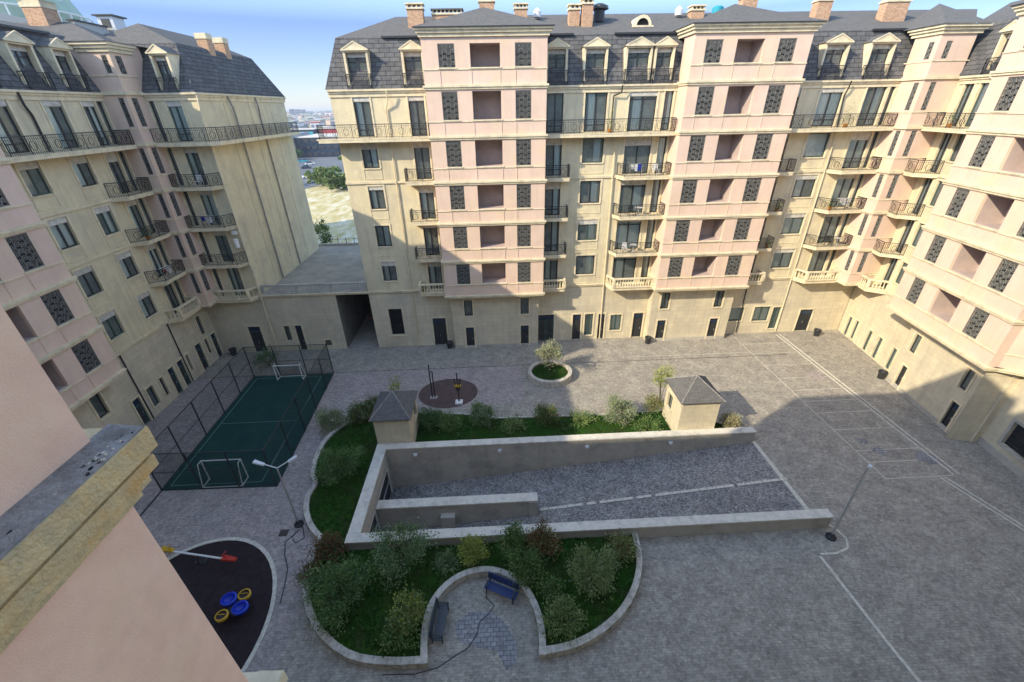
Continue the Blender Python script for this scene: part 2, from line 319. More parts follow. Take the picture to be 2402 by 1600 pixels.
def grille_mesh(w,h):
    b=MB(); b.face([(0,.2,0),(w,.2,0),(w,.2,h),(0,.2,h)],LTH); y0,y1=.03,.06
    for x in (0,w-.05): b.box(x,x+.05,y0-.01,y1+.01,0,h,GRI)
    for z in (0,h-.05): b.box(.05,w-.05,y0-.01,y1+.01,z,z+.05,GRI)
    nx=max(1,round(w/.30)); nz=max(2,round(h/.38)); cw=w/nx; ch=h/nz
    for i in range(1,nx): b.box(i*cw-.02,i*cw+.02,y0,y1,.05,h-.05,GRI)
    for j in range(1,nz,2): b.box(.05,w-.05,y0+.003,y1-.003,j*ch-.012,j*ch+.012,GRI)
    for i in range(nx):
        for j in range(nz):
            off=.5 if i%2 else 0.
            cx,cz=(i+.5)*cw,min((j+.5+off*.6)*ch,h-.18); pts=[(cx+cw*.36*math.cos(t*math.pi/4),y0+.015,cz+ch*.34*math.sin(t*math.pi/4)) for t in range(9)]
            for a,c in zip(pts,pts[1:]): b.tube(a,c,.017,.017,GR2,4,False)
            b.box(cx-.022,cx+.022,y0,y1,cz-.05,cz+.05,GR2)
    return b.mesh('grille')
def grille(par,fr,u0,u1,z0,z1,d=0):
    w=round(u1-u0,2); h=round(z1-z0,2)
    return place(cached(('g',w,h),lambda:grille_mesh(w,h)),'grille',par,fr,u0,z0,d)
def door_mesh(w,h,two,fr=FRM):
    b=MB(); b.box(0,.08,.08,.18,0,h,fr); b.box(w-.08,w,.08,.18,0,h,fr); b.box(.08,w-.08,.08,.18,h-.08,h,fr)
    lw=(w-.16)/(2 if two else 1)
    for i in range(2 if two else 1):
        x=.08+i*lw; b.box(x+.01,x+lw-.01,.12,.16,.03,h-.62 if h>2.3 else h-.1,fr)
        b.box(x+.12,x+lw-.12,.112,.119,.9,(h-.75) if h>2.3 else h-.25,BLK)
        b.box(x+.1,x+lw-.1,.109,.118,.2,.75,BLK)
    if h>2.3: b.box(.08,w-.08,.13,.14,h-.58,h-.09,BGLS)
    return b.mesh('door')
def door(par,fr,u0,u1,z0,z1,d=0,col=None):
    w=round(u1-u0,2); h=round(z1-z0,2); col=col or FRM
    o=place(cached(('d',w,h,col.name),lambda:door_mesh(w,h,w>1.1,col)),'door',par,fr,u0,z0,d)
    def hd():
        b=MB(); x=w/2-.06 if w>1.1 else w-.2; b.box(x,x+.03,.07,.11,.95,1.15,GAL); return b.mesh('handle')
    sub(cached(('h',w),hd),'handle',o); sub(cached(('sr',w,h),lambda:surr_mesh(w,h,False)),'surround',o); return o
# ---------------------------------------------------------------- balconies
def railing_mesh(b,pts,h=1.0,m=BLK):
    """wrought-iron railing along world points"""
    for a,c in zip(pts,pts[1:]):
        a=Vector(a); c=Vector(c); L=(c-a).length
        if L<.05: continue
        d=(c-a)/L; up=Vector((0,0,1))
        b.tube(a+up*h,c+up*h,.028,.028,m,5); b.tube(a+up*.1,c+up*.1,.018,.018,m,4); b.tube(a+up*(h-.16),c+up*(h-.16),.014,.014,m,4)
        n=max(1,int(L/.13))
        for i in range(n+1):
            p=a+d*(L*i/n); r=.028 if i in(0,n) or i%10==0 else .011
            b.tube(p,p+up*h,r,r,m,4,False)
        k=max(1,int(L/.8))
        for i in range(k):
            cc=a+d*(L*(i+.5)/k)+up*.48; rr=.2
            q=[cc+d*rr*math.cos(t*math.pi/5)+up*rr*1.3*math.sin(t*math.pi/5) for t in range(11)]
            for s_,e_ in zip(q,q[1:]): b.tube(s_,e_,.017,.017,m,4,False)
def balustrade_mesh(b,pts,h=.95,m=CRM,sp=.24):
    si=0
    for a,c in zip(pts,pts[1:]):
        a=Vector(a); c=Vector(c); L=(c-a).length; d=(c-a)/L; n=Vector((-d.y,d.x,0)); up=Vector((0,0,1))
        def bar(p,q,w,z0,z1):
            b.hexa([p-n*w+up*z0,q-n*w+up*z0,q+n*w+up*z0,p+n*w+up*z0,p-n*w+up*z1,q-n*w+up*z1,q+n*w+up*z1,p+n*w+up*z1],m)
        q_=.004*(si%3); si+=1
        bar(a-d*.06,c+d*.06,.10+q_,h-.13,h+q_); bar(a,c,.085+q_,0,.12+q_)
        for e in ((a,c) if si==len(pts)-1 else (a,)): bar(e-d*.11,e+d*.11,.115+q_,.12,h-.13)
        k=max(1,int((L-.3)/sp))
        for i in range(k+1):
            p=a+d*(.15+(L-.3)*i/k)
            b.lathe(p,[(.045,.12),(.07,.3),(.04,.5),(.035,.66),(.055,h-.13)],m,6)
def balcony(par,fr,plan,z,stone=False,thick=.28,d_in=0,h=1.0,closed=False):
    """plan: list of (u,d) outline points from one wall end round to the other"""
    b=MB(); pts=[fr.p(u,0,d) for u,d in plan]
    poly=[(p[0],p[1]) for p in pts]
    b.prism(poly,z-thick,z-.08,CRM); 
    cx=sum(p[0] for p in poly)/len(poly); cy=sum(p[1] for p in poly)/len(poly)
    p2=[(cx+(x-cx)*1.03+0,cy+(y-cy)*1.03) for x,y in poly]
    b.prism(p2,z-.08,z,CRM)
    o=b.build('balcony',par)
    r=MB(); k=.97
    rp=[Vector((cx+(x-cx)*k,cy+(y-cy)*k,z)) for x,y in poly]
    if stone: balustrade_mesh(r,rp); r.build('balustrade',o)
    else: railing_mesh(r,rp,h); r.build('railing',o)
    return o
# ---------------------------------------------------------------- levels
LV=[6.15,9.5,12.85,16.2,19.55,22.95]
def bay(par,fr,u0,u1,dep,gr,op,side=True,lower=None,seedo=0,roofback=6.2,endu=None,ztop=26.0):
    """pink projecting bay with grilles and one open loggia per floor; fr is the wing's main plane"""
    b=MB(); f2=Fr(*fr.p(0,0,dep)[:2],fr.n.x,fr.n.y); holes=[]
    for i,l in enumerate(LV):
        zs=l+1.2; zt=l+3.1 if i<5 else l+2.65
        for a,c in gr+[op]: holes.append((a,c,zs,zt))
    wall(b,f2,u0,u1,6.15,ztop,holes,PNK,.18)
    # open loggia rooms
    for i,l in enumerate(LV):
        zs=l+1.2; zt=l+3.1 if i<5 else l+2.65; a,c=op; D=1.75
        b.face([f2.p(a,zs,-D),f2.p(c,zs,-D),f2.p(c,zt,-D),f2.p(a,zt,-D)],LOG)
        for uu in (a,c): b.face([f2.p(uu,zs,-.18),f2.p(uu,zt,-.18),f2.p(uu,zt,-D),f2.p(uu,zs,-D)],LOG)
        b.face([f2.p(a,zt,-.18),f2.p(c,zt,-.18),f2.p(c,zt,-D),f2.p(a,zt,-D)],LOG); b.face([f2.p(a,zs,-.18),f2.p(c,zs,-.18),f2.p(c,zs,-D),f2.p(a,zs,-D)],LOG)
    for uu,sg in ((u0,-1),(u1,1)):
        b.face([fr.p(uu,6.15,-.05),fr.p(uu,ztop,-.05),fr.p(uu,ztop,dep),fr.p(uu,6.15,dep)][::sg],PNK)
    b.face([fr.p(u0,6.15,0),fr.p(u1,6.15,0),fr.p(u1,6.15,dep),fr.p(u0,6.15,dep)],CRM)
    b.build('bay_wall',par)
    for i,l in enumerate(LV):   # double string course wrapping the bay
        m=MB(); zs=l+1.2
        for (z0,z1,ee) in ((l-.04,l+.10,.16),(l-.18,l-.04,.09)):
            m.hexa([fr.p(u0-ee,z0,0)]+[fr.p(u0-ee,z0,dep+ee),fr.p(u1+ee,z0,dep+ee),fr.p(u1+ee,z0,0)]+[fr.p(u0-ee,z1,0),fr.p(u0-ee,z1,dep+ee),fr.p(u1+ee,z1,dep+ee),fr.p(u1+ee,z1,0)],CRM)
        for a,c in gr+[op]:
            m.fbox(f2,a,a+.06,l+.1,zs-.15,-.02,.03,PNK)
            if (a,c)==op: m.fbox(f2,c-.06,c,l+.1,zs-.15,-.02,.03,PNK)
        m.fbox(f2,u0-.04,u1+.04,zs-.15,zs-.09,-.02,.05,CRM)
        for a,c in gr+[op]: m.fbox(f2,a-.08,c+.08,zs-.09,zs-.003,-.05,.09,CRM)
        m.build('string_course',par)
    m=MB()
    for (z0,z1,ee) in ((ztop-.02,ztop+.2,.14),(ztop+.2,ztop+.38,.26),(ztop+.38,ztop+.55,.38)):
        m.hexa([fr.p(u0-ee,z0,-1.2),fr.p(u0-ee,z0,dep+ee),fr.p(u1+ee,z0,dep+ee),fr.p(u1+ee,z0,-1.2),fr.p(u0-ee,z1,-1.2),fr.p(u0-ee,z1,dep+ee),fr.p(u1+ee,z1,dep+ee),fr.p(u1+ee,z1,-1.2)],CRM)
    m.build('bay_cornice',par)
    r=MB(); e=.46; zt=ztop+.55; zr=zt+1.75; mid=(u0+u1)/2; P=fr.p
    r.face([P(u0-e,zt,dep+e),P(u1+e,zt,dep+e),P(mid,zr,dep-4.0)],SLU)
    r.face([P(u1+e,zt,dep+e),P(u1+e,zt,-4.5),P(mid,zr,-7),P(mid,zr,dep-4.0)],SLU); r.face([P(u0-e,zt,-4.5),P(u0-e,zt,dep+e),P(mid,zr,dep-4.0),P(mid,zr,-7)],SLU)
    r.fbox(fr,u0-e,u1+e,zt-.06,zt-.001,dep+e-.12,dep+e,BLK)
    r.face([P(u0-e,zt-.002,dep+e),P(u1+e,zt-.002,dep+e),P(u1+e,zt-.002,-4),P(u0-e,zt-.002,-4)],SLU)
    r.build('bay_roof',par)
    for i,l in enumerate(LV):
        zs=l+1.2; zt=l+3.1 if i<5 else l+2.65
        for a,c in gr: grille(par,f2,a,c,zs,zt)
    if lower:
        a,c,ld,lh=lower; fl=Fr(*fr.p(0,0,ld)[:2],fr.n.x,fr.n.y); w=MB()
        wall(w,fl,a,c,0,6.15,lh,STN,.2)
        for uu in (a,c): w.face([fr.p(uu,0,0),fr.p(uu,6.15,0),fr.p(uu,6.15,ld),fr.p(uu,0,ld)],STN)
        w.fbox(fl,a-.02,c+.02,0,.35,-.02,.03,CON)
        w.build('bay_base_wall',par)
        for (x0,x1,z0,z1) in lh:
            if z0<.3: door(par,fl,x0,x1,z0,z1)
            else: window(par,fl,x0,x1,z0,z1,'win',cur=0,sh=False)
def mansard(par,fr,u0,u1,hipL=None,hipR=None,base=(.18,22.98),brk=(-1.15,26.4),ridge=(-6.8,28.5)):
    """slate mansard; hip = u shift at (break, ridge)"""
    b=MB(); l1,l2=hipL or (0,0); r1,r2=hipR or (0,0); P=fr.p
    A=[P(u0,base[1],base[0]),P(u1,base[1],base[0])]; B=[P(u0+l1,brk[1],brk[0]),P(u1-r1,brk[1],brk[0])]; C=[P(u0+l2,ridge[1],ridge[0]),P(u1-r2,ridge[1],ridge[0])]
    b.face([A[0],A[1],B[1],B[0]],SLT); b.face([B[0],B[1],C[1],C[0]],SLU)
    D=[P(u0+l1,brk[1],2*ridge[0]-brk[0]),P(u1-r1,brk[1],2*ridge[0]-brk[0])]; E=[P(u0,base[1],2*ridge[0]-base[0]),P(u1,base[1],2*ridge[0]-base[0])]
    b.face([C[0],C[1],D[1],D[0]],SLU); b.face([D[0],D[1],E[1],E[0]],SLT)
    b.face([A[0],B[0],D[0],E[0]],SLT); b.face([B[0],C[0],D[0]],SLU); b.face([A[1],E[1],D[1],B[1]],SLT); b.face([B[1],D[1],C[1]],SLU)
    return b.build('mansard_roof',par)
def dormer(par,fr,u0,u1,z0=22.98,z1=25.35,dd=-.22):
    """cream dormer with a little pediment set in the mansard, french window and railing"""
    b=MB(); t=.16
    b.fbox(fr,u0-t,u0,z0,z1,-1.3,dd+.3,CRM); b.fbox(fr,u1,u1+t,z0,z1,-1.3,dd+.3,CRM); b.fbox(fr,u0-t,u1+t,z1,z1+.14,-1.5,dd+.34,CRM)
    m=(u0+u1)/2; e=.26; zt=z1+.14; P=fr.p; d1=dd+.42
    A=[P(u0-e,zt,d1),P(u1+e,zt,d1),P(m,zt+.52,d1)]; Bk=[P(u0-e,zt,-2.2),P(u1+e,zt,-2.2),P(m,zt+.52,-2.2)]
    b.face(A,CRM); b.face([A[0],A[2],Bk[2],Bk[0]],SLU); b.face([A[2],A[1],Bk[1],Bk[2]],SLU); b.face([A[0],Bk[0],Bk[1],A[1]],CRM)
    # raking cornice
    for s_,e_ in ((A[0],A[2]),(A[1],A[2])):
        b.tube(s_,e_,.055,.055,CRM,4)
    b.tube(A[0],A[1],.05,.05,CRM,4)
    o=b.build('dormer',par)
    w=place(cached(('f',round(u1-u0,2),round(z1-z0,2),'trans',FRM.name),lambda:frame_mesh(round(u1-u0,2),round(z1-z0,2),'trans',FRM)),'dormer_window',o,fr,u0,z0,dd+.06)
    # third level stops here: pane and curtain share one mesh
    q=MB(); W_=round(u1-u0,2); H_=round(z1-z0,2)
    q.face([(.05,.155,.05),(W_-.05,.155,.05),(W_-.05,.155,H_-.05),(.05,.155,H_-.05)],GLS); 
    if random.random()<.7: q.face([(.1,.45,.05),(W_*.5,.45,.05),(W_*.5,.45,H_-.3),(.1,.45,H_-.3)],CUR)
    q.box(.03,W_-.03,.06,.14,H_-.3,H_-.02,SHU)
    g=place(q.mesh('pane'),'pane',o,fr,u0,z0,dd+.06)
    r=MB(); railing_mesh(r,[Vector(P(u0-t,z0+.02,dd+.2)),Vector(P(u0-t,z0+.02,.3)),Vector(P(u1+t,z0+.02,.3)),Vector(P(u1+t,z0+.02,dd+.2))],.95); r.build('railing',o)
    return o
def chimney(par,x,y,z0,z1,wx=.6,wy=.45,top='pots',body=None):
    b=MB(); body=body or BRK; b.box(x-wx,x+wx,y-wy,y+wy,z0,z1-.3,body); b.box(x-wx-.08,x+wx+.08,y-wy-.08,y+wy+.08,z1-.3,z1-.2,CRM)
    n=max(2,int(wx*2/.32))
    for i in range(n+1):
        xx=x-wx+.07+(2*wx-.14)*i/n; b.box(xx-.06,xx+.06,y-wy+.02,y+wy-.02,z1-.2,z1,CRM)
    b.box(x-wx-.1,x+wx+.1,y-wy-.1,y+wy+.1,z1,z1+.09,CRM if top=='pots' else SLU)
    return b.build('chimney',par)
def pipe(par,pts,r=.06,m=None):
    b=MB(); b.path(pts,r,m or CRM,6); return b.build('drainpipe',par)
# ================================================================ ground and structure
def struct(name,b,smooth=False): o=b.build(name,None,smooth); o['kind']='structure'; return o
RX0,RX1,RY0,RY1=-8.1,18.1,15.75,22.42      # the sunken ramp
g=MB()
def sheet(b,xs,ys,z,m,hole):
    for i in range(len(xs)-1):
        for j in range(len(ys)-1):
            if hole(xs[i],ys[j]): continue
            b.face([(xs[i],ys[j],z),(xs[i+1],ys[j],z),(xs[i+1],ys[j+1],z),(xs[i],ys[j+1],z)],m)
sheet(g,[-6000,-45,60,6000],[-1500,-40,58,9000],0,FARG,lambda x,y:(x,y)==(-45,-40))
struct('ground',g)
g=MB(); sheet(g,[-45,RX0,RX1,60],[-40,RY0,RY1,58],0,PAV,lambda x,y:(x,y)==(RX0,RY0)); struct('pavement',g)
# reddish paving west of the planters, a sheet above
g=MB(); g.face([(-28,9,.004),(-10.3,9,.004),(-10.3,34.05,.004),(-28,34.05,.004)],PV2); g.face([(-10.3,27.6,.004),(2,28.5,.004),(2,34.05,.004),(-10.3,34.05,.004)],PV2); struct('reddish_pavement',g)
g=MB()
def line(b,x0,y0,x1,y1,w,m,z=.006,h=None):
    a=Vector((x0,y0)); c=Vector((x1,y1)); d=(c-a).normalized(); n=Vector((-d.y,d.x))*w/2
    q=[(a-n),(c-n),(c+n),(a+n)]
    if h: b.prism([tuple(p) for p in q],-.02,h,m)
    else: b.face([(p.x,p.y,z) for p in q],m)
line(g,29.75,38.2,29.75,18.6,.10,LNE,h=.035); line(g,29.35,38.2,29.35,18.6,.10,LNE,h=.03); line(g,28.25,18.45,29.45,14,.10,LNE,h=.03);line(g,28.6,18.45,29.8,14,.10,LNE,h=.03); line(g,29.45,14,30.5,6,.1,LNE,h=.03); line(g,29.8,14,30.9,6,.1,LNE,h=.03)
line(g,16.9,13.6,17.05,9.3,.16,LNE,h=.04); line(g,17.05,9.3,17.5,4,.16,LNE,h=.04)
pts=[(17.0,13.7),(17.9,13.7),(18.7,13.95),(19.05,14.5),(18.9,15.2),(18.55,15.6)]
for a,c in zip(pts,pts[1:]): line(g,*a,*c,.12,LNE,h=.04)
line(g,18.18,22.5,18.18,15.6,.28,LNE,h=.03)
line(g,-45,34.1,28,34.1,.07,BLK)
struct('kerb_lines',g)
g=MB()
for y in (36.4,34.5,32.35,30.2,28.35,26.8,25.3,23.3,21.1,20.0,18.55): line(g,24.8,y,29.3,y,.07,LN2)
line(g,24.75,38,24.75,18.5,.08,LN2); line(g,13.0,34.8,24.7,34.8,.06,LN2); line(g,15.5,38.2,19.3,31.5,.05,LN2)
struct('parking_markings',g)
g=MB(); random.seed(3)
for (x,y,s,c) in [(26.4,21.0,.5,PV4),(29.0,20.0,.7,PV4),(26.0,22.0,.35,PV4)]:
    g.face([(x+s*.6*random.uniform(.5,1.4)*1.5*math.cos(t*math.pi/6),y+s*random.uniform(.5,1.1)*math.sin(t*math.pi/6),.010) for t in range(12)],c)
g.face([(-2.6,11.3,.010),(-1.9,11.75,.010),(-.9,11.75,.010),(-.1,11.1,.010),(.35,10.2,.010),(.25,9.5,.010),(-.2,9.2,.010),(-.6,10.0,.010),(-1.5,10.2,.010),(-2.4,10.5,.010)],PV4)
g.face([(27.6,31.0,.010),(28.9,31.0,.010),(28.9,29.9,.010),(27.6,29.9,.010)],PV2)
struct('paving_patches',g)
# ramp floor sloping down to the garage mouth
g=MB(); ZB=-2.85
g.face([(RX0-8,RY0-.1,ZB),(RX0,RY0-.1,ZB),(RX0,RY1+.1,ZB),(RX0-8,RY1+.1,ZB)],PV3)
g.face([(RX0,RY0-.1,ZB),(RX1,RY0-.1,0),(RX1,RY1+.1,0),(RX0,RY1+.1,ZB)],PV3)
struct('ramp',g)
def rz(x): return ZB*(RX1-x)/(RX1-RX0)
# soil / lawn inside the planters
def ptsz(l,z): return [(x,y,z) for x,y in l]
LOBE=[(-8.9,27.3),(-10.2,27.0),(-11.6,26.6),(-12.5,25.7),(-13.1,24.3),(-13.15,22.6),(-12.85,21.1),(-12.35,20.1),(-12.45,19.1),(-12.1,17.9),(-11.4,16.8),(-10.5,15.9)]
OUT=[(-10.5,15.9),(-10.65,14.6),(-10.4,13.3),(-9.85,12.15),(-9.1,11.2),(-8.25,10.5),(-7.3,9.95),(-6.3,9.65),(-4.9,9.5),(-3.62,9.5)]
INN=[(-3.62,9.5),(-3.75,10.6),(-3.72,11.4),(-3.55,12.05),(-3.2,12.6),(-2.7,13.05),(-2.1,13.35),(-1.3,13.5),(-.45,13.35),(.2,13.0),(.75,12.45),(1.1,11.75),(1.27,11.1),(1.33,10.4),(1.28,9.55)]
RIG=[(1.28,9.55),(2.2,9.62),(3.25,9.85),(4.4,10.35),(5.5,11.1),(6.4,12.1),(7.0,13.2),(7.28,14.2),(7.4,15.4)]
def smooth(l,n=4):
    o=[]
    for i in range(len(l)-1):
        p0=Vector(l[max(i-1,0)]); p1=Vector(l[i]); p2=Vector(l[i+1]); p3=Vector(l[min(i+2,len(l)-1)])
        for k in range(n):
            t=k/n; q=.5*((2*p1)+(p2-p0)*t+(2*p0-5*p1+4*p2-p3)*t*t+(3*p1-p0-3*p2+p3)*t**3); o.append((q.x,q.y))
    o.append(l[-1]); return o
LOBE,OUT,INN,RIG=[smooth(l) for l in (LOBE,OUT,INN,RIG)]
def inpoly(x,y,P):
    c=False; j=len(P)-1
    for i in range(len(P)):
        if (P[i][1]>y)!=(P[j][1]>y) and x<(P[j][0]-P[i][0])*(y-P[i][1])/(P[j][1]-P[i][1])+P[i][0]: c=not c
        j=i
    return c
BED1=LOBE+OUT[1:]+INN[1:]+RIG[1:]+[(7.4,15.25),(-8.6,15.25),(-8.6,22.9)]
BED2=[(-8.9,23.05),(17.8,23.05),(17.8,24.0),(16.6,24.4),(15.5,25.6),(13.8,26.3),(7.5,26.05),(-.4,26.2),(-3.0,26.9),(-6.9,27.3),(-8.9,27.25)]
BEDC=[(4.55+1.65*math.cos(t*math.pi/16),32.0+1.5*math.sin(t*math.pi/16)) for t in range(32)]
def bed(name,P,z):
    b=MB(); k=b.mi(SOIL)
    xs=[p[0] for p in P]; ys=[p[1] for p in P]
    from mathutils.geometry import delaunay_2d_cdt
    n=len(P); r=delaunay_2d_cdt([Vector(p) for p in P],[(i,(i+1)%n) for i in range(n)],[],0,1e-4)
    fs=[f for f in r[2] if inpoly(sum(r[0][q].x for q in f)/len(f),sum(r[0][q].y for q in f)/len(f),P)]
    fs=[tuple(f) if (r[0][f[1]]-r[0][f[0]]).cross(r[0][f[2]]-r[0][f[1]])>0 else tuple(reversed(f)) for f in fs]
    bb=bpy.data.meshes.new(name); bb.from_pydata([(v.x,v.y,z) for v in r[0]],[],fs)
    bb.materials.append(SOIL); o=bpy.data.objects.new(name,bb); COL.objects.link(o); o['kind']='structure'; return o
bed('planter_soil',BED1,.30); bed('planter_soil',BED2,.24); bed('planter_soil',BEDC,.42)
def grass(name,P,z,n,seed):
    random.seed(seed); b=MB(); xs=[p[0] for p in P]; ys=[p[1] for p in P]; k=0
    while k<n:
        x=random.uniform(min(xs),max(xs)); y=random.uniform(min(ys),max(ys))
        if not inpoly(x,y,P): continue
        k+=1
        for q in range(4):
            a=random.uniform(0,6.28); h=random.uniform(.07,.19); w=.016; dx,dy=math.cos(a),math.sin(a); ox=random.uniform(-.06,.06); oy=random.uniform(-.06,.06); l=random.uniform(.02,.09)
            b.face([(x+ox-dy*w,y+oy+dx*w,z-.01),(x+ox+dy*w,y+oy-dx*w,z-.01),(x+ox+dx*l,y+oy+dy*l,z+h)],GRB)
    o=b.build(name); o['kind']='stuff'; return o
tag(grass('grass',BED1,.30,9000,1),'dark green grass in the big curved planter beside the ramp','grass')
tag(grass('grass',BED2,.24,4500,2),'green grass strip between the two small pavilions','grass')
tag(grass('grass',BEDC,.42,700,3),'bright green grass in the round planter','grass')
def curb(parent,path,w,z0,z1,m=CURB,closed=False,name='kerb_wall',side=1):
    """a stone kerb following a path (outer edge) with real width and height"""
    b=MB(); n=len(path); off=[]
    for i in range(n):
        a=Vector(path[i-1] if (i or closed) else path[i]); c=Vector(path[(i+1)%n] if (i<n-1 or closed) else path[i]); d=(c-a).normalized(); off.append((path[i][0]-d.y*w*side,path[i][1]+d.x*w*side))
    for i in range(n if closed else n-1):
        j=(i+1)%n; p,q,r,s=path[i],path[j],off[j],off[i]
        b.hexa([(p[0],p[1],z0),(q[0],q[1],z0),(r[0],r[1],z0),(s[0],s[1],z0),(p[0],p[1],z1),(q[0],q[1],z1),(r[0],r[1],z1),(s[0],s[1],z1)],m)
    return b.build(name,parent)
pl=thing('planter','large kidney-shaped stone-edged planter wrapping round the ramp','planter',(-6,12,0))
for k_,P_ in enumerate((LOBE,OUT,INN,RIG)): curb(pl,P_,.30,0,.46+.004*k_,side=1)
pl2=thing('planter','low stone-edged planting strip behind the ramp between the two pavilions','planter',(4,25,0))
curb(pl2,BED2[1:][::1],.18,0,.30,side=1)
pl3=thing('planter','round stone planter with bright grass and one pale tree','planter',(4.55,32,0))
ring=[(4.55+2.0*math.cos(t*math.pi/20),32.0+1.85*math.sin(t*math.pi/20)) for t in range(40)]
curb(pl3,ring,.34,0,.62,closed=True)
# ramp walls
def rwall(label,x0,x1,y0,y1,zt,coping=True,posts=0,face=-1,bot=ZB):
    t=thing('retaining_wall',label,'retaining wall',((x0+x1)/2,(y0+y1)/2,0))
    b=MB(); zb0=min(rz(x0),0)-.05; zb1=min(rz(x1),0)-.05
    b.hexa([(x0,y0,zb0),(x1,y0,zb1),(x1,y1,zb1),(x0,y1,zb0),(x0,y0,zt-.1),(x1,y0,zt-.1),(x1,y1,zt-.1),(x0,y1,zt-.1)],CON)
    if posts:
        for i in range(posts+1):
            x=x0+.3+(x1-x0-.6)*i/posts; yy=y0 if face<0 else y1
            for dx in (-.18,.18): b.box(x+dx-.03,x+dx+.03,yy-.035,yy,rz(x)-.02,zt-.1,CON)
    b.build('wall',t); c=MB(); c.box(x0-.03,x1+.03,y0-.05,y1+.05,zt-.1,zt,CAP); c.build('coping',t)
    return t
w1=rwall('long grey concrete ramp wall in front of the two pavilions',-8.73,18.1,22.42,22.9,1.0,posts=7)
w2=rwall('low stone-capped ramp wall along the curved planter',-8.75,18.5,15.25,15.73,1.0)
b=MB()
w3=thing('retaining_wall','short wall dividing the ramp into two lanes','retaining wall',(-3,18.9,-1))
b=MB(); b.hexa([(-8.1,18.62,ZB),(2.05,18.62,rz(2.05)-.05),(2.05,19.1,rz(2.05)-.05),(-8.1,19.1,ZB),(-8.1,18.62,-.5),(2.05,18.62,-.5),(2.05,19.1,-.5),(-8.1,19.1,-.5)],CON)
b.box(-4.1,-3.2,18.25,18.62,ZB+.2,-1.2,CON); b.box(1.55,2.1,18.5,18.62,ZB+.2,-.5,CON)
b.build('wall',w3); c=MB(); c.box(-8.1,2.12,18.54,19.2,-.5,-.38,CAP); c.build('coping',w3)
w4=thing('retaining_wall','end wall above the garage mouth at the foot of the ramp','retaining wall',(-8.4,19,0))
b=MB(); b.box(-8.7,-8.12,15.73,22.42,-.45,.9,CON); b.box(-8.7,-8.12,15.73,16.05,ZB,-.45,CON); b.box(-8.7,-8.12,18.5,19.3,ZB,-.45,CON); b.box(-8.7,-8.12,22.1,22.42,ZB,-.45,CON); b.build('wall',w4)
c=MB(); c.box(-8.76,-8.06,15.79,22.36,.9,1.0,CAP); c.build('coping',w4)
g=MB(); g.box(-16,-8.71,15.5,22.6,-.5,-.46,DRK); g.box(-16,-15.9,15.5,22.6,ZB,-.5,DRK); g.box(-16,-8.71,15.4,15.5,ZB,-.46,DRK); g.box(-16,-8.71,22.6,22.7,ZB,-.46,DRK); struct('garage_interior',g)
for (y0,y1,lab) in ((19.3,22.1,'wide dark garage gate with white frame at the left end of the ramp'),(16.05,18.5,'smaller dark garage gate beside the curved planter side of the ramp')):
    t=thing('garage_gate',lab,'gate',(-8.2,(y0+y1)/2,ZB))
    b=MB()
    for k in range(8): z=ZB+.1+k*.28; b.box(-8.24,-8.2,y0+.05,y1-.05,z,z+.24,BLK if k%3 else FRM)
    b.build('shutter',t); b=MB()
    b.box(-8.2,-8.12,y0,y0+.07,ZB,-.45,WHT); b.box(-8.2,-8.12,y1-.07,y1,ZB,-.45,WHT); b.box(-8.2,-8.12,y0+.07,y1-.07,-.55,-.45,WHT); b.box(-8.195,-8.12,y0+.07,y1-.07,-1.6,-1.54,GAL); b.build('frame',t)
t=thing('mid_kerb','pale broken kerb line down the middle of the ramp','kerb',(8,18.9,-.8)); b=MB(); random.seed(5)
x=2.3
while x<18:
    L=random.uniform(.45,.6); b.hexa([(x,18.8+.002*x,rz(x)-.05),(x+L,18.8,rz(x+L)-.05),(x+L,19.0,rz(x+L)-.05),(x,19.0,rz(x)-.05),(x,18.8,rz(x)+.05),(x+L,18.8,rz(x+L)+.05),(x+L,19.0,rz(x+L)+.05),(x,19.0,rz(x)+.05)],LNE); x+=L+random.choice((.03,.03,.05,.25))
b.build('kerb',t)
for i,x in enumerate((-6.1,-.2,6.0,12.0)):
    t=thing('wall_lamp',['small wall lamp on the ramp wall nearest the garage mouth','second small wall lamp on the long ramp wall','third small wall lamp on the long ramp wall','small wall lamp on the ramp wall nearest the right pavilion'][i],'wall lamp',(x,22.3,.35),'small lamps along the ramp wall')
    b=MB(); b.box(x-.14,x+.14,22.3,22.42,.33,.47,LMP); b.build('housing',t); b=MB(); b.box(x-.1,x+.1,22.26,22.3,.3,.4,WHT); b.build('diffuser',t)

BANDS=(('string_course',((6.0,6.14,.10),(6.14,6.22,.16))),('string_course',((16.02,16.2,.10),)),('cornice',((22.45,22.7,.08),(22.7,22.84,.16),(22.84,22.975,.26))))
def bands(par,fr,segs,extra=()):
    for u0,u1 in segs:
        for nm,l in BANDS+tuple(extra):
            m=MB(); [m.fbox(fr,u0,u1,z0,z1,-.02,e,CRM) for z0,z1,e in l]; m.build(nm,par)
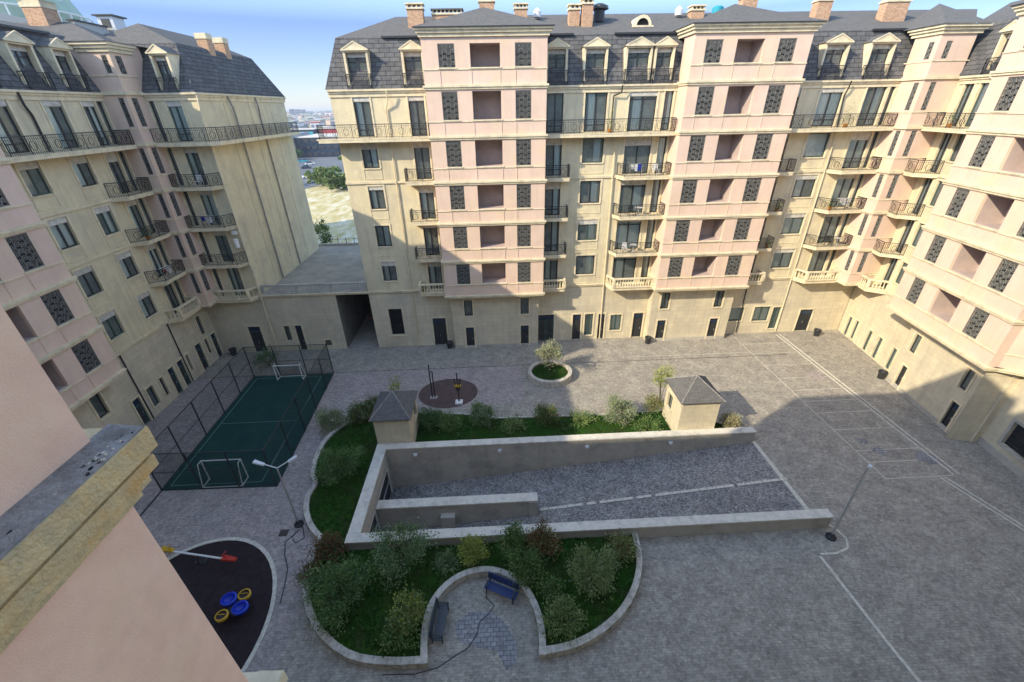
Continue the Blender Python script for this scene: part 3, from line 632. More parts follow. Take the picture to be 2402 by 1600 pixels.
# ================================================================ the back apartment block
random.seed(11)
BK=Fr(0,38.7,0,-1)
back=thing('apartment_block','long yellow and pink apartment block at the far side of the courtyard','building',(12,42,0))
cols_win=[(-10.7,-9.4),(7.7,9.5),(27.0,28.95)]
cols_door=[(-6.4,-5.15),(4.62,5.95),(11.3,13.55),(24.25,25.3),(30.85,32.5)]
cols_nar=[(14.15,14.85),(32.75,33.2)]
holes=[]
for i,l in enumerate(LV[:5]):
    for a,c in cols_win: holes.append((a,c,l+(1.05 if i<4 else .1),l+2.95))
    for a,c in cols_door+cols_nar: holes.append((a,c,l+.08,l+2.95))
gh_w=[(-10.8,-9.5,1.4,4.27),(8.95,9.8,.5,2.95),(11.6,12.75,.95,2.75),(24.1,25.5,1.5,3.05),(26.6,28.3,1.4,3.05),(28.6,29.45,.45,2.95)]
gh_d=[(-6.55,-5.25,0,3.1),(4.1,5.75,0,3.04),(7.7,8.55,.02,2.95),(10.35,11.0,.02,2.9),(14.0,15.0,.02,2.85),(31.6,33.0,.02,2.55)]
b=MB(); wall(b,BK,-12.4,36.4,6.0,23.0,holes,YEL); wall(b,BK,-12.4,36.4,0,6.0,gh_w+gh_d,STN)
b.face([(-12.4,38.7,0),(-12.4,38.7,23),(-12.4,52,23),(-12.4,52,0)],YEL); b.face([(-12.4,52,0),(-12.4,52,23),(50,52,23),(50,52,0)],YEL)
b.build('wall',back)
bands(back,BK,((-12.48,-4.5),(4.2,15.2),(23.7,33.4)))
random.seed(21)
for i,l in enumerate(LV[:5]):
    for k,(a,c) in enumerate(cols_win):
        st='win' if not((k==1 and i in(0,3)) or (k==2 and i==3)) else 'blank'
        window(back,BK,a,c,l+(1.05 if i<4 else .1),l+2.95,st if i<4 else 'door',sill=(i<4),col=(GRN if k and i%2 else FRM),sh=False if st=='blank' else None,ribs=(i<4))
    for k,(a,c) in enumerate(cols_door): window(back,BK,a,c,l+.08,l+2.95,'door' if (c-a)<2 else 'trans',cur=(4 if k==0 and i in(1,4) else None))
    for a,c in cols_nar: window(back,BK,a,c,l+.08,l+2.95,'door',sh=False)
for a,c,z0,z1 in gh_w[1:]: window(back,BK,a,c,z0,z1,'blank' if z1-z0<1.6 else 'win',col=GRN,cur=random.choice((0,3)),sh=False)
b=MB(); b.fbox(BK,-10.8,-9.5,1.4,4.27,-.24,-.2,DRK)
for k in range(9): b.fbox(BK,-10.72+k*.145,-10.69+k*.145,1.42,4.25,-.12,-.08,BLK)
for z in (1.45,2.4,3.35,4.2): b.fbox(BK,-10.79,-9.51,z,z+.04,-.13,-.085,BLK)
b.build('barred_window',back)
b=MB(); b.fbox(BK,-10.95,-9.35,1.25,1.39,-.02,.08,CRM); b.build('sill',back)
for a,c,z0,z1 in gh_d: door(back,BK,a,c,max(z0,.02),z1,col=FRM if (c-a)<1.4 else GRN)
# balconies
def cb(a,c,e,proj,cl=.5,cr=.5): return [(a,0),(a+cl,proj),(c-cr,proj),(c,0)]
for i,l in enumerate(LV[:4]):
    st=(i==0)
    balcony(back,BK,[(-7.25,0),(-7.25,.95),(-4.72,.95),(-4.72,0)],l+.02,st)
    balcony(back,BK,[(4.37,0),(4.37,.95),(6.55,.95),(6.55,0)],l+.02,st)
    balcony(back,BK,[(10.75,0),(11.15,1.2),(15.08,1.2),(15.08,0)],l+.02,st)
    balcony(back,BK,[(23.92,0),(23.92,.95),(25.95,.95),(25.95,0)],l+.02,st)
    balcony(back,BK,[(29.55,0),(30.15,1.1),(33.33,1.1),(33.33,0)],l+.02,st)
balcony(back,BK,[(-13.6,0),(-13.6,1.15),(-4.72,1.15),(-4.72,0)],LV[4]+.02)
balcony(back,BK,[(4.37,0),(4.37,1.15),(15.08,1.15),(15.08,0)],LV[4]+.02)
balcony(back,BK,[(23.92,0),(23.92,1.15),(33.33,1.15),(33.33,0)],LV[4]+.02)
GR1=[(-3.55,-2.35),(2.0,3.2)]; OP1=(-1.25,.92)
bay(back,BK,-4.7,4.35,1.9,GR1,OP1,lower=(-4.4,4.05,.95,[(-3.2,-2.4,3.65,5.35),(2.3,3.1,3.65,5.35),(-3.2,-2.4,.02,2.4),(2.3,3.1,.02,2.4)]))
bay(back,BK,15.1,23.9,1.9,[(16.0,17.25),(21.45,22.75)],(18.3,20.35),lower=(15.3,23.5,.95,[(16.2,17.05,3.65,5.4),(21.6,22.45,3.65,5.4),(16.2,17.05,.02,2.4),(21.6,22.45,.02,2.4)]))
mansard(back,BK,-12.6,38,hipL=(1.1,4.9),hipR=(-1,-6))
for a,c in ((-10.65,-9.15),(-6.35,-5.0),(4.65,6.0),(7.55,9.1),(10.8,12.55),(13.05,14.3),(26.45,28.1),(30.1,31.8)): dormer(back,BK,a,c)
for x,y,z1,wx in ((-5.6,42.5,28.75,.62),(-3.1,43,28.45,1.2),(.1,42.8,29.2,.6),(2.85,43,28.75,.5),(7.1,42.4,28.55,.42),(8.1,42.1,28.85,.42),(17.8,44,28.65,.55),(21.4,42.6,29.2,.6),(27.7,42.6,28.95,.6),(33.7,42.4,28.8,.95)): chimney(back,x,y,26.8,z1,wx,.42,'pots' if wx!=1.2 else 'cap')
b=MB(); b.lathe((9.35,43.2,27.6),[(.45,0),(.45,.75),(.75,.85),(.7,1.05),(.3,1.22),(0,1.25)],BLK,14); b.build('roof_vent',back)
b=MB(); b.lathe((19.9,44.6,28.2),[(.45,0),(.45,.5),(.3,.6),(0,.62)],TEAL,14); b.build('water_tank',back)
b=MB()
for k in range(9):
    t0=math.pi*k/8; 
    if k<8:
        t1=math.pi*(k+1)/8; p=lambda t,y,r: (12.6+r*math.cos(t),y,27.12+r*math.sin(t))
        b.face([p(t0,41.6,.72),p(t1,41.6,.72),p(t1,44,.72),p(t0,44,.72)],CRM); b.face([p(t0,41.6,.72),p(t0,41.6,.5),p(t1,41.6,.5),p(t1,41.6,.72)],CRM); b.face([p(t0,41.75,.5),p(t1,41.75,.5),(12.6,41.75,27.12)],DRK)
b.box(11.75,13.45,41.4,41.7,27.0,27.12,CRM); b.build('roof_window',back)
for x in (4.0,16.0,):
    b=MB(); b.lathe((x+.3,44,28.1),[(.3,0),(.32,.4),(.12,.62),(0,.65)],WHT,12); b.build('vent_cowl',back)
# gutters under the dormers and downpipes
for a,c in ((-8.0,-5.1),(4.4,6.7),(9.9,15),(30.5,34)):
    b=MB(); b.fbox(BK,a,c,26.32,26.45,-1.1,-.9,BLK); b.build('gutter',back)
for pts in ([(-7.9,38.2,22.9),(-7.9,38.35,22.2),(-8.2,38.58,21.6),(-8.2,38.6,.2)],[(10.5,38.2,22.9),(10.5,38.35,22.4),(9.95,38.55,22.2),(9.95,38.58,19.5)],[(10.4,38.55,19.3),(10.6,38.58,.1)],[(24.3,38.3,22.9),(24.7,38.5,22.0),(25.0,38.58,21),(25.2,38.6,.2)],[(29.0,38.3,22.9),(29.0,38.4,22.4),(28.95,38.55,21.9),(29.2,38.6,19.6)],[(29.3,38.56,19.3),(29.5,38.6,.2)]): pipe(back,pts,.055,CRM if pts[0][0] in(10.4,29.3) else BLK if pts[0][0] in(24.3,29.0,10.5) else CRM)
# ================================================================ gatehouse: low wing with the passage, terrace and balustrade
gate=thing('gatehouse','low stone gatehouse with a dark vehicle passage and a balustraded roof terrace between two blocks','building',(-18,45,0))
GH=[(-21.4,-20.85,1.2,2.85),(-24.9,-23.7,0,2.9),(-20.3,-19.65,0,2.85),(-17.7,-17.05,.45,1.1)]
b=MB(); wall(b,BK,-28.1,-15.6,0,6.0,GH,STN); b.face([(-15.6,38.7,0),(-15.6,38.7,6),(-15.6,52,6),(-15.6,52,0)],PSHD); 
b.face([(-12.45,38.7,0),(-12.45,52,0),(-12.45,52,6),(-12.45,38.7,6)],PSHD); b.face([(-15.6,52,0),(-12.45,52,0),(-12.45,52,6),(-15.6,52,6)],DRK); b.face([(-15.6,38.75,5.95),(-12.45,38.75,5.95),(-12.45,55.4,5.95),(-15.6,55.4,5.95)],PSHD)  # near-black end sheet added to close the passage and paint its darkness
wall(b,BK,-15.6,-12.4,5.95,6.0,[],STN)
b.face([(-28,55.6,0),(-12.4,55.6,0),(-12.4,55.6,6),(-28,55.6,6)],CON); b.build('wall',gate)
b=MB(); b.box(-28,-12.42,38.75,55.6,6.0,6.1,TER); b.box(-28,-12.42,55.6,55.9,6.0,6.35,CON); b.build('terrace',gate)
b=MB()
for z0,z1,e in ((6.0,6.14,.12),(6.14,6.24,.2)): b.fbox(BK,-22.6,-12.5,z0,z1,-.02,e,CRM)
b.build('cornice',gate)
b=MB(); balustrade_mesh(b,[(-22.3,38.72,6.24),(-19.1,38.72,6.24),(-15.9,38.72,6.24),(-12.6,38.72,6.24)],.95,CON,.2); b.build('balustrade',gate)
for a,c,z0,z1 in GH[:1]+GH[3:]: window(gate,BK,a,c,z0,z1,'blank',cur=0,sh=False,sill=False)
for a,c,z0,z1 in GH[1:3]: door(gate,BK,a,c,.02,z1)
b=MB()
for k in range(9): x=-21.5+k*1.05; b.tube((x,55.75,6.35),(x,55.75,7.1),.04,.04,RUST,5)
b.tube((-21.5,55.75,6.9),(-13,55.75,6.9),.025,.025,RUST,5); b.build('parapet_rail',gate)
# ================================================================ the left wing
random.seed(31)
LW=Fr(-28.1,0,1,0); NB=Fr(0,38.7,0,-1)
left=thing('apartment_block','shaded yellow apartment wing on the left ending in a bare gable wall','building',(-30,30,0))
lwin=[(28.2,29.6),(31.8,33.2)]; ldoor=[(34.75,35.85)]; lnar=[(36.05,36.62)]
holes=[]
for i,l in enumerate(LV[:5]):
    for a,c in lwin: holes.append((a,c,l+(1.05 if i<4 else .1),l+2.95))
    for a,c in ldoor+lnar: holes.append((a,c,l+.08,l+2.95))
lg_d=[(35.3,36.1,0,2.75),(37.75,38.45,0,2.6),(32.65,33.35,0,2.6),(31.45,32.1,0,2.6),(27.3,28.0,0,2.4)]
lg_w=[(36.75,37.15,1.05,2.65),(33.85,34.15,1.0,2.6),(30.3,30.7,.75,2.45),(28.8,29.5,.7,2.45),(36.75,37.35,3.1,4.95)]
b=MB(); wall(b,LW,-60,38.7,6.0,23,holes,YEL); wall(b,LW,-60,38.7,0,6.0,lg_d+lg_w,STN)  # unseen near stretch of the wing added for shadow casting
nd=[(-24.95,-23.85)]; nn=[(-26.22,-25.82)]; h2=[]
for i,l in enumerate(LV[:5]):
    for a,c in nd+nn: h2.append((a,c,l+.08,l+2.95))
wall(b,NB,-28.1,-22.6,6.0,23,h2,YEL)
GB=Fr(-22.6,0,1,0); wall(b,GB,38.7,54.6,6.05,23,[],YEL); 
for y in (42.3,46.6,50.9): b.fbox(GB,y,y+.10,6.2,22.9,0,.035,YEL)
b.fbox(GB,38.8,54.5,16.15,16.27,0,.04,YEL); b.fbox(GB,38.8,54.5,9.9,9.98,0,.03,YEL)
b.face([(-22.6,54.6,0),(-22.6,54.6,23),(-40,54.6,23),(-40,54.6,0)],YEL); b.face([(-40,54.6,0),(-40,54.6,23),(-40,-60,23),(-40,-60,0)],YEL)
b.build('wall',left)
bands(left,LW,((25.6,36.75),(-60,16.5)),(('string_course',((12.72,12.85,.08),)),))
for fr_,u0,u1 in ((NB,-26.3,-22.34),(GB,38.7,54.8)):
    m=MB(); [m.fbox(fr_,u0,u1,z0,z1,-.02,e,CRM) for z0,z1,e in BANDS[2][1]]; m.build('cornice',left)
for i,l in enumerate(LV[:5]):
    for k,(a,c) in enumerate(lwin): window(left,LW,a,c,l+(1.05 if i<4 else .1),l+2.95,'win' if i<4 else 'door',sill=(i<4),col=GRN if (i+k)%3==0 else FRM,ribs=(i<4))
    for a,c in ldoor: window(left,LW,a,c,l+.08,l+2.95,'door')
    for a,c in lnar: window(left,LW,a,c,l+.08,l+2.95,'door',sh=False,cur=0)
    for a,c in nd: window(left,NB,a,c,l+.08,l+2.95,'door',col=GRN)
    for a,c in nn: window(left,NB,a,c,l+.08,l+2.95,'door',sh=False,cur=0)
for a,c,z0,z1 in lg_w: window(left,LW,a,c,z0,z1,'blank',cur=0,sh=False,sill=False)
for a,c,z0,z1 in lg_d: door(left,LW,a,c,.02,z1,col=GRN)
for i,l in enumerate(LV[:4]):
    balcony(left,LW,[(33.55,0),(34.1,1.0),(36.72,1.0),(36.72,0)],l+.02,i==0)
    balcony(left,NB,[(-26.33,0),(-26.33,.85),(-23.2,.85),(-22.65,0)],l+.02,i==0)
balcony(left,LW,[(25.65,0),(25.65,1.15),(36.72,1.15),(36.72,0)],LV[4]+.02)
# top balcony turning the corner and running along the gable
b=MB(); z=LV[4]+.02; P6=[(-26.33,38.7),(-26.33,37.75),(-22.1,37.75),(-21.55,38.3),(-21.55,54.4),(-22.6,54.4),(-22.6,38.7)]
b.prism(P6,z-.28,z,CRM); o=b.build('balcony',left); r=MB(); railing_mesh(r,[Vector((x,y,z)) for x,y in [(-26.3,37.82),(-22.12,37.82),(-21.62,38.32),(-21.62,54.3)]],1.0); r.build('railing',o)
bay(left,LW,16.5,25.75,2.2,[(23.45,24.65),(17.6,18.8)],(20.0,22.2),lower=(17,25.3,1.2,[(23.6,24.4,3.65,5.35),(17.8,18.6,3.65,5.35),(23.6,24.4,.02,2.4)]))
def corner_bay(par,poly,fA,fB,ga,gb,zt=25.7,roof=None):
    """small pink bay in an inner corner: poly = plan outline, fA/fB its two visible faces"""
    b=MB(); 
    for fr,u0,u1,gg in ((fA[0],fA[1],fA[2],ga),(fB[0],fB[1],fB[2],gb)):
        hs=[(gg[0],gg[1],l+1.2,l+(3.1 if i<5 else 2.3)) for i,l in enumerate(LV)]
        wall(b,fr,u0,u1,6.15,zt,hs,PNK,.15)
        for h in hs: grille(par,fr,*h)
    b.prism(poly,6.1,6.16,CRM); b.build('bay_wall',par)
    cx=sum(p[0] for p in poly)/len(poly); cy=sum(p[1] for p in poly)/len(poly)
    def grow(e):
        out=[]
        for x,y in poly: out.append((x+(e if x>cx else -e),y+(e if y>cy else -e)))
        return out
    for l in LV: m=MB(); m.prism(grow(.12),l-.12,l+.1,CRM); m.build('string_course',par); m=MB(); m.prism(grow(.04),l+1.03,l+1.1,CRM); m.build('sill_course',par)
    m=MB()
    for z0,z1,e in ((zt-.02,zt+.2,.12),(zt+.2,zt+.38,.24),(zt+.38,zt+.55,.36)): m.prism(grow(e),z0,z1,CRM)
    m.build('bay_cornice',par)
    if roof:
        r=MB(); 
        for f in roof: r.face(f,SLU)
        r.build('bay_roof',par)
LA=Fr(0,36.75,0,-1); LB=Fr(-26.35,0,1,0)
corner_bay(left,[(-28.3,36.75),(-26.35,36.75),(-26.35,38.9),(-28.3,38.9)],(LA,-28.1,-26.35),(LB,36.75,38.7),(-26.98,-26.6),(37.2,37.8),25.45,
  roof=[[(-32.5,36.3,26.01),(-25.9,36.3,26.01),(-31.5,41.2,27.8)],[(-25.9,36.3,26.01),(-25.9,41.6,26.01),(-31.5,46,27.1),(-31.5,41.2,27.8)],[(-32.5,36.3,26.01),(-31.5,41.2,27.8),(-36,41.2,27.8),(-36,37,26.8)]])
b=MB()  # attic storey wall of the corner bay reaching back into the roof
b.face([(-29.4,36.75,22.9),(-28.1,36.75,22.9),(-28.1,36.75,25.9),(-29.4,36.75,25.9)],PNK); b.build('attic_wall',left); b=MB(); b.face([(-26.35,38.7,22.9),(-26.35,40,22.9),(-26.35,40,26),(-26.35,38.7,26)],PNK); b.build('attic_wall',left)
mansard(left,LW,-62,40,ridge=(-4.9,27.35))
# north block roof over the gable
b=MB(); A=[(-29,38.5,22.98),(-22.4,38.5,22.98),(-22.4,54.8,22.98),(-29,54.8,22.98)]; B=[(-29,40.7,26.35),(-23.95,40.7,26.35),(-23.95,52.6,26.35),(-29,52.6,26.35)]; C=[(-30.6,46,28.6),(-30.6,47,28.6)]
b.face([A[0],A[1],B[1],B[0]],SLT); b.face([A[1],A[2],B[2],B[1]],SLT); b.face([A[2],A[3],B[3],B[2]],SLT)
b.face([(-31.5,40.7,26.35),B[1],(-28,43.5,28.0)],SLU); b.face([B[1],B[2],(-28,51.5,28.0),(-28,43.5,28.0)],SLU); b.face([B[2],(-33,52.6,26.35),(-28,51.5,28.0)],SLU); b.face([(-28,43.5,28.0),(-28,51.5,28.0),(-33,52.6,26.35),(-31.5,40.7,26.35)],SLU)
b.build('gable_roof',left)
for a,c in ((24.4,25.8),(28.0,29.3),(31.4,32.8),(34.3,35.5)):
    if a>26: dormer(left,LW,a,c)
dormer(left,NB,-24.75,-23.75)
b=MB(); b.fbox(LW,26.3,35.9,26.32,26.46,-1.1,-.9,BLK); b.build('gutter',left)
for y in (45.3,47.9):
    b=MB(); b.box(-24.35,-23.75,y-.35,y+.35,24.6,25.9,CRM); b.build('chimney_base',left)
    b=MB(); b.box(-24.6,-23.75,y-.42,y+.42,25.9,27.1,BRK); b.box(-24.65,-23.7,y-.47,y+.47,27.1,27.5,CRM); b.build('chimney',left)
b=MB(); b.box(-33.7,-32.3,40.2,41.5,26.6,28.55,BRK); b.box(-33.75,-32.25,40.15,41.55,28.55,29.0,CRM)
for k in range(6):
    x0=-34.2+k*.4; z0=29.1+.28*math.sin(math.pi*k/6); z1=29.1+.28*math.sin(math.pi*(k+1)/6); b.hexa([(x0,39.9,z0),(x0+.4,39.9,z1),(x0+.4,41.8,z1),(x0,41.8,z0),(x0,39.9,z0+.06),(x0+.4,39.9,z1+.06),(x0+.4,41.8,z1+.06),(x0,41.8,z0+.06)],GAL)
b.build('chimney',left)
b=MB(); b.box(-33.7,-32.4,47.2,48.6,27.2,29.1,GAL); b.box(-33.4,-32.7,47.17,47.2,28.3,28.9,BLK); b.box(-33.9,-32.2,47.0,48.8,29.1,29.2,FRM); b.build('roof_hatch',left)
b=MB(); b.box(-33.4,-33,43.6,47.0,27.2,28.25,OFFW); b.box(-33.5,-32.9,43.5,47.0,28.25,28.35,BLK); b.build('parapet',left)
for pts in ([(-22.4,42.9,22.9),(-22.35,43.2,22.0),(-22.45,43.5,21.2),(-22.5,43.6,6.2)],[(-22.4,47.8,22.9),(-22.35,47.9,22.0),(-22.5,48.1,21.2),(-22.5,48.2,6.2)],[(-22.35,38.55,22.9),(-22.5,38.5,21),(-22.5,38.5,.3)]): pipe(left,pts,.07,FLS if pts[0][1]>40 else CRM)
pipe(left,[(-27.9,30.4,22.9),(-27.9,30.4,22.2),(-28.0,30.7,21.6),(-28.0,30.7,19.5)],.07,BLK); pipe(left,[(-28.02,33.45,6),(-28.02,33.45,.1)],.05,BLK); pipe(left,[(-28.02,28.2,6),(-28.02,28.2,.1)],.05,BLK)
for l in LV[:4]:
    b=MB(); b.fbox(LW,26.9,27.5,l+.3,l+1.0,.08,.45,LMP); b.fbox(LW,26.95,27.45,l+.35,l+.95,.45,.47,BLK); b.build('air_conditioner',left)
b=MB(); b.tube((-22.95,38.3,11.0),(-22.95,38.3,11.75),.2,.2,WHT,12); b.box(-23.1,-22.8,38.45,38.7,11.2,11.35,GAL); b.build('water_heater',left)
b=MB(); b.box(-23.15,-22.8,38.35,38.68,12.1,12.45,WHT); b.build('flue_box',left)
# ================================================================ the right wing
random.seed(41)
al=R(10); CX,CY=36.4,38.3
RW=Fr(CX,CY,-math.cos(al),math.sin(al))
right=thing('apartment_block','sunlit six-storey pink and yellow apartment wing along the right side of the parking bays','building',(36,30,0))
rwin=[(4.2,5.4)]; rdoor=[(2.75,3.65)]; holes=[]
for i,l in enumerate(LV[:5]):
    for a,c in rwin: holes.append((a,c,l+(1.05 if i<4 else .1),l+2.95))
    for a,c in rdoor: holes.append((a,c,l+.08,l+2.95))
rg=[(1.7,2.2,.2,2.2),(3.85,4.4,.1,2.2),(5.35,5.9,.1,2.25),(7.35,7.9,.15,2.25),(.55,1.1,.02,2.1)]
b=MB(); wall(b,RW,-2,17.2,6.0,23,holes,YEL); wall(b,RW,-2,17.2,0,6.0,rg,STN)
XE=[(31.75,21.95),(33.15,21.15),(34.0,20.6),(34.3,12),(34.5,2)]
RE=Fr(33.9,21.4,-.985,.17)
# pavement-level wall of the next bay with square vent window and garage door
wall(b,RE,0,16,0,6.1,[(1.3,3.0,1.1,2.9),(3.6,6.4,0,2.6)],STN,.25); b.face([(32.0,21.9,0),(33.9,21.4,0),(33.9,21.4,6.1),(32.0,21.9,6.1)],STN)
b.face([(45,55,0),(45,55,23),(45,-10,23),(45,-10,0)],YEL)
b.build('wall',right)
bands(right,RW,((2.2,7.4),))
m=MB()
m.fbox(RE,1.1,1.3,.9,3.1,-.01,.08,CON); m.fbox(RE,3.0,3.2,.9,3.1,-.01,.08,CON); m.fbox(RE,1.3,3.0,2.9,3.1,-.01,.08,CON); m.fbox(RE,1.3,3.0,.9,1.1,-.01,.08,CON); m.build('vent_frame',right)
m=MB(); m.fbox(RE,0,3.5,0,.5,-.01,.05,CON); m.build('plinth',right)
for i,l in enumerate(LV[:5]):
    for a,c in rwin: window(right,RW,a,c,l+(1.05 if i<4 else .1),l+2.95,'blank' if i<4 else 'door',col=GRN,sh=False,sill=(i<4))
    for a,c in rdoor: window(right,RW,a,c,l+.08,l+2.95,'door',sh=False)
for a,c,z0,z1 in rg: window(right,RW,a,c,z0,z1,'blank',col=GRN,cur=3,sh=False,sill=False)
b=MB(); b.fbox(RE,1.3,3.0,1.1,2.9,-.24,-.2,BLK)
for k in range(9): b.fbox(RE,1.32,2.98,1.14+k*.19,1.2+k*.19,-.2,-.12,BLK)
b.build('vent_grating',right)
b=MB(); 
for k in range(8): b.fbox(RE,3.6,6.4,.02+k*.32,.3+k*.32,-.24,-.18,FRM)
b.build('garage_door',right)
for i,l in enumerate(LV[:4]): balcony(right,RW,[(1.9,0),(1.9,1.45),(3.3,1.45),(4.0,0)],l+.02,i==0)
balcony(right,RW,[(1.9,0),(1.9,1.45),(7.3,1.45),(7.3,0)],LV[4]+.02)
bay(right,RW,7.35,17.15,1.85,[(8.6,9.75),(14.35,15.5)],(11.05,13.15),lower=(9.3,16.9,.95,[(10.0,10.7,3.4,5.0),(15.2,15.85,3.4,5.0),(10.2,10.8,.02,2.15),(15.45,16.1,.02,2.35)]))
CA=Fr(33.37,0,-1,0); CB=Fr(0,36.45,0,-1)
corner_bay(right,[(33.37,36.45),(36.2,36.45),(36.2,38.9),(33.37,38.9)],(CA,-38.7,-36.45),(CB,33.37,36.05),(-37.3,-36.85),(33.95,34.4),
  roof=[[(32.9,36.0,26.26),(36.4,36.0,26.26),(38.5,43.5,28.6)],[(32.9,40.5,26.26),(32.9,36.0,26.26),(38.5,43.5,28.6)]])
mansard(right,RW,.2,26,hipL=(-1,-6))
dormer(right,RW,4.3,5.6)
# next bay beyond the frame edge, seen edge-on
b=MB(); P=[(31.75,21.9),(33.25,20.95),(36,18.5),(36,30),(33,30)]
RC=Fr(31.75,21.9,-.95,-1.5); 
nn_=Vector((33.25-31.75,20.95-21.9)); L_=nn_.length; fr=Fr(31.75,21.9,-.5351,-.8448)
wall(b,fr,0,L_,6.15,26,[],PNK); fr2=Fr(33.25,20.95,-.62,-.785); hs=[(.35,1.45,l+1.2,l+3.1) for l in LV]
wall(b,fr2,0,4,6.15,26,hs,PNK,.18); b.prism([(31.8,22),(33.25,20.97),(36.3,18.6),(36.3,22)],6.1,6.16,CRM)
for l in LV:
    for f_,a_,c_ in ((fr,0,L_),(fr2,-.05,4)): b.fbox(f_,a_,c_,l-.04,l+.1,-.02,.16,CRM); b.fbox(f_,a_,c_,l-.18,l-.04,-.02,.09,CRM); b.fbox(f_,a_,c_,l+1.05,l+1.11,-.02,.05,CRM)
b.build('bay_wall',right)
for h in hs: grille(right,fr2,*h)
b=MB(); b.fbox(RW,10,30,26.5,30.4,-16,-7,PNK); b.fbox(RW,9.7,30.3,30.4,30.9,-16.3,-6.7,CRM); b.build('upper_storey',right)
for pts in ([RW.p(4.9,22.8,.2),RW.p(6.9,22.0,.1),RW.p(6.95,6.2,.08)],): pipe(right,pts,.05)
# ================================================================ the wing the photograph is taken from
near=thing('apartment_block','close-up pink rendered bay corner with a weathered stone cornice beside the viewpoint','building',(-6,-2,0))
NX,NY=-3.0,2.49
b=MB()
def seg(z0,z1,m): b.face([(NX,NY,z0),(-17.8,NY,z0),(-17.8,NY,z1),(NX,NY,z1)],m); b.face([(NX,-.9,z0),(NX,NY,z0),(NX,NY,z1),(NX,-.9,z1)],m); b.face([(-17.8,NY,z0),(-17.8,-.9,z0),(-17.8,-.9,z1),(-17.8,NY,z1)],m)
seg(6.1,31.8,NPK); b.face([(60,-.9,0),(-75,-.9,0),(-75,-.9,30.6),(60,-.9,30.6)],YEL); b.face([(-75,-.9,30.6),(-75,-14,30.6),(60,-14,30.6),(60,-.9,30.6)],SLU); b.face([(-75,-14,0),(60,-14,0),(60,-14,30.6),(-75,-14,30.6)],YEL)  # unseen heights and length shaped to cast the courtyard shadow
b.face([(NX,NY,31.8),(NX,-.9,31.8),(-17.8,-.9,31.8),(-17.8,NY,31.8)],SLU); b.face([(NX,NY,6.1),(-17.8,NY,6.1),(-17.8,-.9,6.1),(NX,-.9,6.1)],CRM)
b.build('bay_wall',near)
for lev,(dz) in enumerate((0,-3.8,-7.4)):
    b=MB(); zt=19.40+dz
    for z0,z1,e in ((zt-.60,zt-.50,.07),(zt-.50,zt-.38,.14),(zt-.38,zt-.27,.21),(zt-.27,zt-.225,.185),(zt-.21,zt-.015,.25)):
        b.prism([(NX+e,-.9),(NX+e,NY+e*.8),(-17.8-e,NY+e*.8),(-17.8-e,-.9)],z0,z1,NCR if lev==0 else CRM)
    b.build('cornice',near); 
    b=MB(); b.hexa([(NX+.235,-.9,zt-.015),(NX+.235,NY+.19,zt-.015),(NX-.02,NY+.19,zt-.015),(NX-.02,-.9,zt-.015),(NX+.235,-.9,zt-.005),(NX+.235,NY+.19,zt-.005),(NX-.02,NY+.19,zt+.03),(NX-.02,-.9,zt+.03)],FLS if lev==0 else CRM); b.build('flashing',near)

random.seed(91); b=MB()
for k in range(90):
    x=NX+random.uniform(.01,.22); y=random.uniform(.3,2.62) if k<35 else random.uniform(2.2,2.66); s=random.uniform(.003,.011); zz=19.406; m_=random.choice((DRK,CAP,RUST,CAP,BLK))
    n_=5; a0=random.uniform(0,6); top=[(x+s*random.uniform(.6,1.4)*math.cos(a0+i*1.256),y+1.6*s*random.uniform(.6,1.4)*math.sin(a0+i*1.256)) for i in range(n_)]
    b.prism(top,zz-.012,zz+random.uniform(.001,.004),m_)
o=b.build('ledge_debris',near); o['kind']='stuff'
# ================================================================ sports court
t=MB(); t.face([(-22.4,20.5,.012),(-14.85,20.4,.012),(-15.5,34.0,.012),(-22.85,34.0,.012)],TRF); struct('artificial_turf',t)
t=MB(); 
def ln(x0,y0,x1,y1,w=.07): line(t,x0,y0,x1,y1,w,TLN,z=.020)
ln(-22.0,20.9,-22.4,33.6); ln(-16.1,20.9,-16.5,33.6); ln(-22.4,33.6,-16.5,33.6); ln(-22.0,20.9,-16.1,20.9); ln(-22.2,27.2,-16.3,27.2,.05); struct('court_lines',t)
fe=thing('sports_fence','dark green steel and netting fence around the small football court','fence',(-18.8,27,0))
A=[(-22.35,20.55),(-22.45,23.2),(-22.55,25.9),(-22.65,28.6),(-22.75,31.3),(-22.85,33.98)]; B_=[(-14.9,20.45),(-15.02,23.2),(-15.12,25.9),(-15.22,28.6),(-15.35,31.5),(-15.52,33.98)]
Fp=[(-20.4,33.98),(-17.95,33.98)]; Np=[(-19.75,20.5),(-17.3,20.48)]; HF=3.15
for x,y in A+B_+Fp+Np:
    b=MB(); b.tube((x,y,0),(x,y,HF),.045,.045,BLK,6); b.build('post',fe)
b=MB()
per=[A[0],A[-1],B_[-1],B_[0],A[0]]
for p,q in zip(per,per[1:]):
    for z in (HF,HF*.5,.08): b.tube((p[0],p[1],z),(q[0],q[1],z),.022 if z<3 else .03,.022 if z<3 else .03,BLK,5)
b.build('rail',fe)
for p,q in zip(per,per[1:]):
    b=MB(); b.face([(p[0],p[1],.05),(q[0],q[1],.05),(q[0],q[1],HF),(p[0],p[1],HF)],NET); b.build('netting',fe)
t=thing('drain_channel','dark iron drain channel running from the court corner towards the shaded wing','drain',(-22.3,17,0)); b=MB(); line(b,-22.35,20.5,-22.3,14,.12,BLK,h=.02); b.build('grate',t)
